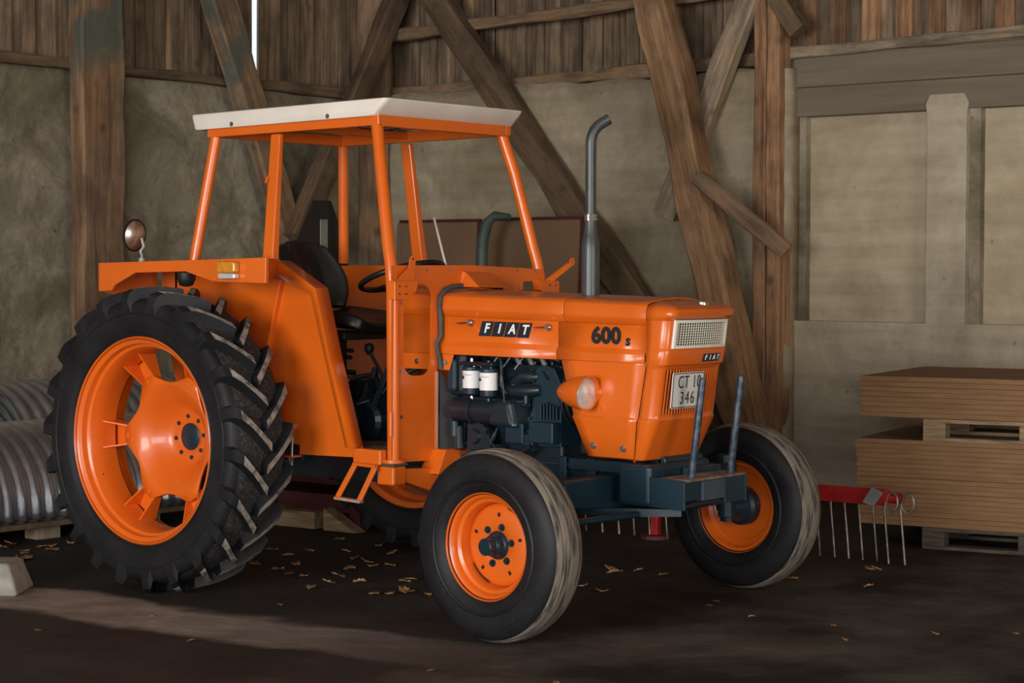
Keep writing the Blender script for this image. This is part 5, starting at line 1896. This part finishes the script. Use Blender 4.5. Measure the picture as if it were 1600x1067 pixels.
E('fuel_pump_body', lambda b: (box(b, 1.66, 1.80, -0.235, -0.17, 0.755, 0.850), box(b, 1.515, 1.62, -0.225, -0.13, 0.745, 0.838), box(b, 1.60, 1.67, -0.215, -0.16, 0.735, 0.79)), BLUE, bevel=0.006)
E('oil_filler', lambda b: (lathe(b, [(0.838, 0.02), (0.842, 0.028), (0.856, 0.030), (0.862, 0.022), (0.875, 0.012)], 16, axis='Z', center=(1.57, -0.19, 0), cap=True),), smooth=40)
E('fan_pulley', lambda b: lathe(b, [(0.0, 0.02), (0.0, 0.135), (0.018, 0.14), (0.022, 0.125), (0.030, 0.14), (0.045, 0.135), (0.045, 0.02)], 40, axis='X', center=(1.79, -0.04, 0.965), cap=True), BLACK, smooth=35)
E('fan_belt', lambda b: tube(b, [(1.815, -0.04+0.145*math.cos(t)*1.05, 0.965+0.145*math.sin(t)) for t in [2*PI*k/40 for k in range(40)]], 0.009, 6, closed=True), BLACK, smooth=60)
def fan(b):
    for k in range(6):
        a = 2*PI*k/6
        c_, s_ = math.cos(a), math.sin(a)
        prism(b, [(1.84, -0.0+0.03*c_-0.02*s_, 0.98+0.03*s_+0.02*c_), (1.86, 0.0+0.03*c_+0.03*s_, 0.98+0.03*s_-0.03*c_),
                  (1.865, 0.17*c_+0.04*s_, 0.98+0.17*s_-0.04*c_), (1.835, 0.17*c_-0.04*s_, 0.98+0.17*s_+0.04*c_)], (0.003, 0, 0))
E('fan', fan, BLACK)
E('radiator', lambda b: (box(b, 1.93, 2.02, -0.20, 0.20, 0.72, 1.30),), BLACK, bevel=0.006)
# starter motor / dynamo
def starter(b):
    tube(b, [(1.205, -0.20, 0.885), (1.315, -0.20, 0.885)], 0.058, 24)
    tube(b, [(1.315, -0.20, 0.885), (1.330, -0.20, 0.885)], [0.072, 0.072], 24)
    tube(b, [(1.330, -0.20, 0.885), (1.48, -0.20, 0.885)], 0.062, 24)
E('starter_motor', starter, smooth=40)
def dyn(b):
    hexa(b, [(1.44, -0.265, 0.825), (1.60, -0.265, 0.815), (1.63, -0.13, 0.82), (1.44, -0.13, 0.82),
             (1.46, -0.255, 0.935), (1.56, -0.255, 0.945), (1.62, -0.13, 0.95), (1.45, -0.13, 0.94)])
E('starter_housing', dyn, ENGINE, bevel=0.022)
# oil filters
for k, fx in enumerate((1.325, 1.432)):
    f = empty('oil_filter', (fx, -0.235-0.006*k, 1.03-0.006*k), parent=eng)
    bm = bmesh.new(); lathe(bm, [(-0.040, 0.0425), (0.040, 0.0425)], 28, axis='Z')
    finish('filter_label', bm, WHITE, f, smooth=40)
    bm = bmesh.new(); lathe(bm, [(-0.078, 0.010), (-0.074, 0.030), (-0.066, 0.040), (-0.042, 0.0420), (0.042, 0.0420), (0.046, 0.047), (0.054, 0.047), (0.060, 0.040), (0.075, 0.020)], 28, axis='Z', cap=True)
    finish('filter_can', bm, BLUE, f, smooth=40)
    bm = bmesh.new(); tube(bm, [(0, 0, -0.078), (0, 0, -0.092)], 0.008, 6); tube(bm, [(0, 0, 0.07), (0, 0, 0.095)], 0.009, 6); tube(bm, [(0.03, -0.02, 0.055), (0.03, -0.02, 0.07)], 0.006, 6); tube(bm, [(-0.03, -0.02, 0.055), (-0.03, -0.02, 0.07)], 0.006, 6)
    finish('filter_bolt', bm, STEEL if k == 0 else BLUE, f)
    bm = bmesh.new(); n_ = 12
    rows = [[(0.0431*math.cos(a), 0.0431*math.sin(a), z) for a in [math.radians(-130+80*j/n_) for j in range(n_+1)]] for z in (0.020, 0.022)]
    grid(bm, rows); solidify(finish('label_line', bm, INK, f), 0.0005)
    text('label_print', 'Oil', 0.020, INK, f, mtx((-0.022, -0.0380, 0.008), (0.90, -0.40, 0), (0, 0, 1)), bold=0.0003, extrude=0.001)
E('filter_head', lambda b: (box(b, 1.28, 1.48, -0.275, -0.13, 1.092, 1.112),), ENGINE, bevel=0.008)
E('battery_tank', lambda b: (box(b, 1.155, 1.265, -0.215, -0.10, 0.945, 1.16),), ENGINE, bevel=0.03)
E('tank_cover', lambda b: (box(b, 1.165, 1.225, -0.235, -0.20, 0.965, 1.12),), BLUE, bevel=0.02)
def pipes(b):
    tube(b, [(1.48, -0.22, 1.14), (1.505, -0.235, 1.09), (1.50, -0.235, 1.01), (1.52, -0.22, 0.97)], 0.008, 8)
    tube(b, [(1.50, -0.24, 1.10), (1.52, -0.245, 1.02), (1.53, -0.245, 0.93), (1.52, -0.25, 0.89)], 0.0045, 6)
    tube(b, [(1.26, -0.22, 0.945), (1.42, -0.23, 0.940), (1.60, -0.21, 0.935), (1.64, -0.19, 0.95)], 0.005, 6)
    for k in range(3):
        tube(b, [(1.52+0.012*k, -0.20, 1.00+0.012*k), (1.58, -0.17, 1.035+0.013*k), (1.655, -0.12, 1.075+0.01*k)], 0.0045, 6)
    tube(b, [(1.68, -0.16, 1.10), (1.71, -0.18, 1.06), (1.73, -0.18, 1.04)], 0.006, 6)
    tube(b, [(1.46, -0.22, 0.80), (1.44, -0.24, 0.745), (1.49, -0.24, 0.71), (1.60, -0.22, 0.70)], 0.007, 8)
    tube(b, [(1.31, -0.21, 1.12), (1.28, -0.2, 1.16), (1.36, -0.18, 1.19), (1.55, -0.16, 1.18)], 0.011, 8)
    tube(b, [(1.55, -0.24, 0.66), (1.68, -0.24, 0.74)], 0.013, 8)
E('pipework', pipes, smooth=60)
def manifold(b):
    tube(b, [(1.42, -0.17, 0.985), (1.52, -0.185, 0.98), (1.62, -0.185, 0.985), (1.68, -0.17, 0.99)], [0.022, 0.030, 0.034, 0.026], 14)
    tube(b, [(1.52, -0.16, 1.01), (1.58, -0.17, 1.05), (1.66, -0.15, 1.05)], [0.03, 0.036, 0.03], 14)
    for k in range(3): tube(b, [(1.48+0.08*k, -0.18, 0.99), (1.48+0.08*k, -0.12, 1.03)], 0.018, 10)
E('manifold', manifold, smooth=60)
def pump(b):
    lathe(b, [(-0.24, 0.010), (-0.24, 0.030), (-0.21, 0.045), (-0.16, 0.05)], 20, center=(1.335, 0, 0.765), cap=True)
    prism(b, [(1.29, -0.225, 0.70), (1.43, -0.225, 0.715), (1.42, -0.225, 0.80), (1.36, -0.225, 0.83), (1.29, -0.225, 0.82)], (0, 0.03, 0))
    tube(b, [(1.41, -0.228, 0.79), (1.41, -0.242, 0.79)], 0.010, 6)
    tube(b, [(1.22, -0.20, 0.80), (1.24, -0.22, 0.70)], 0.026, 12)
    box(b, 1.27, 1.62, -0.21, -0.13, 0.675, 0.705)
E('hydraulic_pump', pump, bevel=0.0, smooth=35)
def studs(b):
    for k in range(7): tube(b, [(1.19+k*0.085, -0.135, 1.03), (1.19+k*0.085, -0.152, 1.03)], 0.009, 6)
    for k in range(5): tube(b, [(1.18+k*0.11, -0.135, 0.70), (1.18+k*0.11, -0.150, 0.70)], 0.010, 6)
    for z in (0.78, 0.82, 0.99, 1.03, 1.06): tube(b, [(1.65, -0.175, z), (1.65, -0.188, z)], 0.008, 6)
E('engine_studs', studs)
def injectors(b):
    for k in range(3):
        x = 1.50+k*0.075
        tube(b, [(x, -0.10, 1.10), (x-0.01, -0.13, 1.155)], [0.014, 0.010], 8)
        tube(b, [(x-0.01, -0.13, 1.155), (x-0.06, -0.17, 1.15), (x-0.10, -0.20, 1.08)], 0.0035, 6)
E('injector', injectors, DULLSTEEL, smooth=50)
def brackets(b):
    prism(b, [(1.30, -0.215, 0.84), (1.37, -0.215, 0.84), (1.40, -0.215, 0.79), (1.34, -0.215, 0.77)], (0, 0.012, 0))
    tube(b, [(1.24, -0.19, 0.72), (1.30, -0.21, 0.74), (1.38, -0.22, 0.735)], 0.009, 8)
    tube(b, [(1.40, -0.215, 0.70), (1.45, -0.225, 0.76), (1.47, -0.225, 0.81)], 0.006, 6)
    box(b, 1.455, 1.475, -0.225, -0.19, 0.705, 0.735)
    tube(b, [(1.21, -0.222, 0.76), (1.21, -0.222, 0.83)], 0.02, 12)
E('pump_bracket', brackets, BLUE, smooth=35)
E('flywheel_housing', lambda b: (lathe(b, [(1.06, 0.20), (1.18, 0.20), (1.20, 0.16)], 36, axis='X', center=(0, 0, 0.82), cap=True),), BLUE, smooth=35)
E('solenoid', lambda b: (tube(b, [(1.545, -0.17, 0.895), (1.60, -0.17, 0.895)], 0.024, 14), tube(b, [(1.60, -0.19, 0.925), (1.63, -0.19, 0.925)], 0.018, 10), tube(b, [(1.62, -0.20, 0.93), (1.62, -0.20, 0.965)], 0.015, 10)), smooth=40)

# exhaust stack
ex = empty('exhaust_stack', (1.872, -0.055, 0), parent=T)
bm = bmesh.new()
lathe(bm, [(1.38, 0.041), (1.62, 0.041), (1.66, 0.039), (1.69, 0.033), (1.72, 0.027), (1.775, 0.026)], 28, axis='Z', cap=True)
finish('muffler', bm, GREYPIPE, ex, smooth=40)
bm = bmesh.new()
pts = [(0, 0, 1.77), (0, 0, 2.10)]
for k in range(1, 9):
    a = math.radians(64)*k/8
    pts.append((0.045*(1-math.cos(a))*1.3, 0.10*(1-math.cos(a))*0.55, 2.10+0.10*math.sin(a)))
e0 = Vector(pts[-1]); pts.append(tuple(e0+Vector((0.03, 0.022, 0.022))))
tube(bm, pts, 0.0245, 20)
finish('tail_pipe', bm, GREYPIPE, ex, smooth=40)
bm = bmesh.new()
d = (Vector(pts[-1])-Vector(pts[-2])).normalized()
tube(bm, [Vector(pts[-1])-d*0.001, Vector(pts[-1])+d*0.0015], 0.022, 20)
finish('pipe_mouth', bm, DARK, ex)
bm = bmesh.new()
lathe(bm, [(1.755, 0.0275), (1.756, 0.029), (1.784, 0.029), (1.785, 0.0275)], 28, axis='Z')
box(bm, 0.015, 0.045, -0.034, -0.022, 1.756, 1.784); tube(bm, [(0.034, -0.045, 1.770), (0.034, -0.005, 1.770)], 0.005, 6)
finish('clamp', bm, STEEL, ex, smooth=40)

# --- front axle, bumper weight bracket, pegs ------------------------
fa = empty('front_axle', (0, 0, 0), parent=T)
bm = bmesh.new()
for s in (-1, 1):
    hexa(bm, [(2.02, 0.0, 0.475), (2.115, 0.0, 0.475), (2.115, 0.55*s, 0.515), (2.02, 0.55*s, 0.515),
              (2.02, 0.0, 0.632), (2.115, 0.0, 0.632), (2.115, 0.55*s, 0.636), (2.02, 0.55*s, 0.636)])
finish('axle_beam', bm, BLUE, fa, bevel=0.008)
for s in (-1, 1):
    bm = bmesh.new()
    hexa(bm, [(2.03, 0.45*s, 0.53), (2.105, 0.45*s, 0.53), (2.105, 0.80*s, 0.55), (2.03, 0.80*s, 0.55),
              (2.03, 0.45*s, 0.615), (2.105, 0.45*s, 0.615), (2.105, 0.80*s, 0.625), (2.03, 0.80*s, 0.625)])
    tube(bm, [(2.067, 0.77*s, 0.36), (2.067, 0.755*s, 0.66)], 0.04, 16)
    finish('axle_end', bm, BLUE, fa, bevel=0.004)
bm = bmesh.new()
tube(bm, [(2.20, -0.60, 0.47), (2.25, -0.2, 0.475), (2.25, 0.2, 0.475), (2.20, 0.60, 0.47)], 0.016, 10)
hexa(bm, [(2.0, -0.3, 0.462), (2.2, -0.24, 0.462), (2.42, -0.12, 0.47), (2.1, 0.1, 0.462),
          (2.0, -0.3, 0.49), (2.2, -0.24, 0.50), (2.42, -0.12, 0.50), (2.1, 0.1, 0.49)])
finish('tie_rod', bm, BLUE, fa, smooth=40)
wb = empty('weight_bracket', (0, 0, 0), parent=T)
bm = bmesh.new()
box(bm, 2.16, 2.335, -0.236, 0.236, 0.512, 0.694)
finish('front_support', bm, BLUE, wb, bevel=0.022, seg=4)
bm = bmesh.new()
box(bm, 2.10, 2.30, -0.10, 0.185, 0.69, 0.712)
tube(bm, [(2.30, -0.10, 0.70), (2.30, 0.19, 0.70)], 0.022, 12)
finish('support_cap', bm, BLUE, wb, bevel=0.004)
bm = bmesh.new()
hexa(bm, [(2.335, -0.243, 0.517), (2.520, -0.243, 0.513), (2.520, -0.231, 0.513), (2.335, -0.231, 0.517),
          (2.335, -0.243, 0.646), (2.520, -0.243, 0.641), (2.520, -0.231, 0.641), (2.335, -0.231, 0.646)])
finish('side_plate', bm, BLUE, wb, bevel=0.002)
bm = bmesh.new(); box(bm, 2.335, 2.520, 0.231, 0.243, 0.515, 0.641)
finish('side_plate', bm, BLUE, wb, bevel=0.002)
bm = bmesh.new(); box(bm, 2.495, 2.507, -0.231, 0.231, 0.548, 0.630)
finish('front_plate', bm, BLUE, wb, bevel=0.002)
bm = bmesh.new(); box(bm, 2.505, 2.519, -0.100, 0.070, 0.545, 0.630)
finish('centre_plate', bm, noisy('worn_blue', [(0.3, (0.035, 0.050, 0.075)), (0.7, (0.055, 0.072, 0.10))], 6, 4, 0.4), wb, bevel=0.002)
bm = bmesh.new(); box(bm, 2.505, 2.519, 0.071, 0.231, 0.52, 0.630)
finish('front_plate', bm, BLUE, wb, bevel=0.002)
bm = bmesh.new(); box(bm, 2.375, 2.521, -0.231, 0.231, 0.632, 0.644)
finish('top_plate', bm, DUSTTOP, wb, bevel=0.002)
bm = bmesh.new(); box(bm, 2.34, 2.39, 0.0, 0.231, 0.60, 0.67)
finish('angle_iron', bm, BLUE, wb, bevel=0.004)
for s in (-1, 1):
    bm = bmesh.new()
    tube(bm, [(2.492, 0.150*s, 0.640), (2.546, 0.150*s, 1.065), (2.547, 0.150*s, 1.075)], [0.0165, 0.0165, 0.013], 16)
    finish('weight_peg', bm, noisy('worn_blue_steel', [(0.42, (0.014, 0.035, 0.06)), (0.70, (0.10, 0.11, 0.12))], 26, 6, 0.42, 0.3), wb, smooth=40)

# ------------------------------------------------------------------ dry leaves on the floor
def leaf(i):
    bm = bmesh.new()
    n = 9
    ln, wd = random.uniform(0.022, 0.042), random.uniform(0.020, 0.036)
    top, bot = [], []
    L1, L2 = [], []
    rows = [[], [], []]
    for k in range(n):
        t = k/(n-1)
        h = wd*math.sin(PI*t)**0.6*(1+0.22*random.uniform(-1, 1))
        x = (t-0.5)*2*ln
        z = 0.005*math.sin(PI*t)*random.uniform(0.6, 1) + 0.002
        rows[0].append((x, -h-0.0004, z+0.010*random.random())); rows[1].append((x, 0, z*0.6)); rows[2].append((x, h+0.0004, z+0.008*random.random()))
    grid(bm, rows)
    o = finish('dry_leaf', bm, LEAFM, smooth=60)
    solidify(o, 0.0008)
    return o
lv = [leaf(i) for i in range(8)]
PLACES = []
for k in range(60):
    PLACES.append((random.uniform(-0.6, 1.7), random.uniform(-0.55, 1.0)))
for k in range(14):
    PLACES.append((random.uniform(-1.9, -1.2), random.uniform(-0.9, -0.1)))
for k in range(14):
    PLACES.append((random.uniform(1.3, 2.6), random.uniform(1.2, 2.0)))
for k in range(22):
    PLACES.append((random.uniform(0.3, 4.2), random.uniform(-2.6, 0.6)))
for k, (x, y) in enumerate(PLACES):
    o = lv[k] if k < len(lv) else lv[k % len(lv)].copy()
    if k >= len(lv): COL.objects.link(o)
    o.location = (x, y, 0.006)
    o.rotation_euler = (random.uniform(-0.35, 0.35), random.uniform(-0.2, 0.2), random.uniform(0, 6.28))
    if k >= 60 + 14 + 14: o.scale = (0.5, 0.5, 0.5)
    if k < 60: g, l = 'dry leaves on the dark floor under the tractor', 'small dry brown leaf on the dark floor under the tractor'
    elif k < 74: g, l = 'dry leaves by the corrugated arches', 'small dry leaf on the floor beside the corrugated arches'
    elif k < 88: g, l = 'dry leaves by the hay rake', 'small dry leaf on the floor near the red hay rake'
    else: g, l = 'leaf crumbs on the open floor', 'tiny leaf crumb on the open floor in front of the tractor'
    tag(o, l, 'leaf', g)
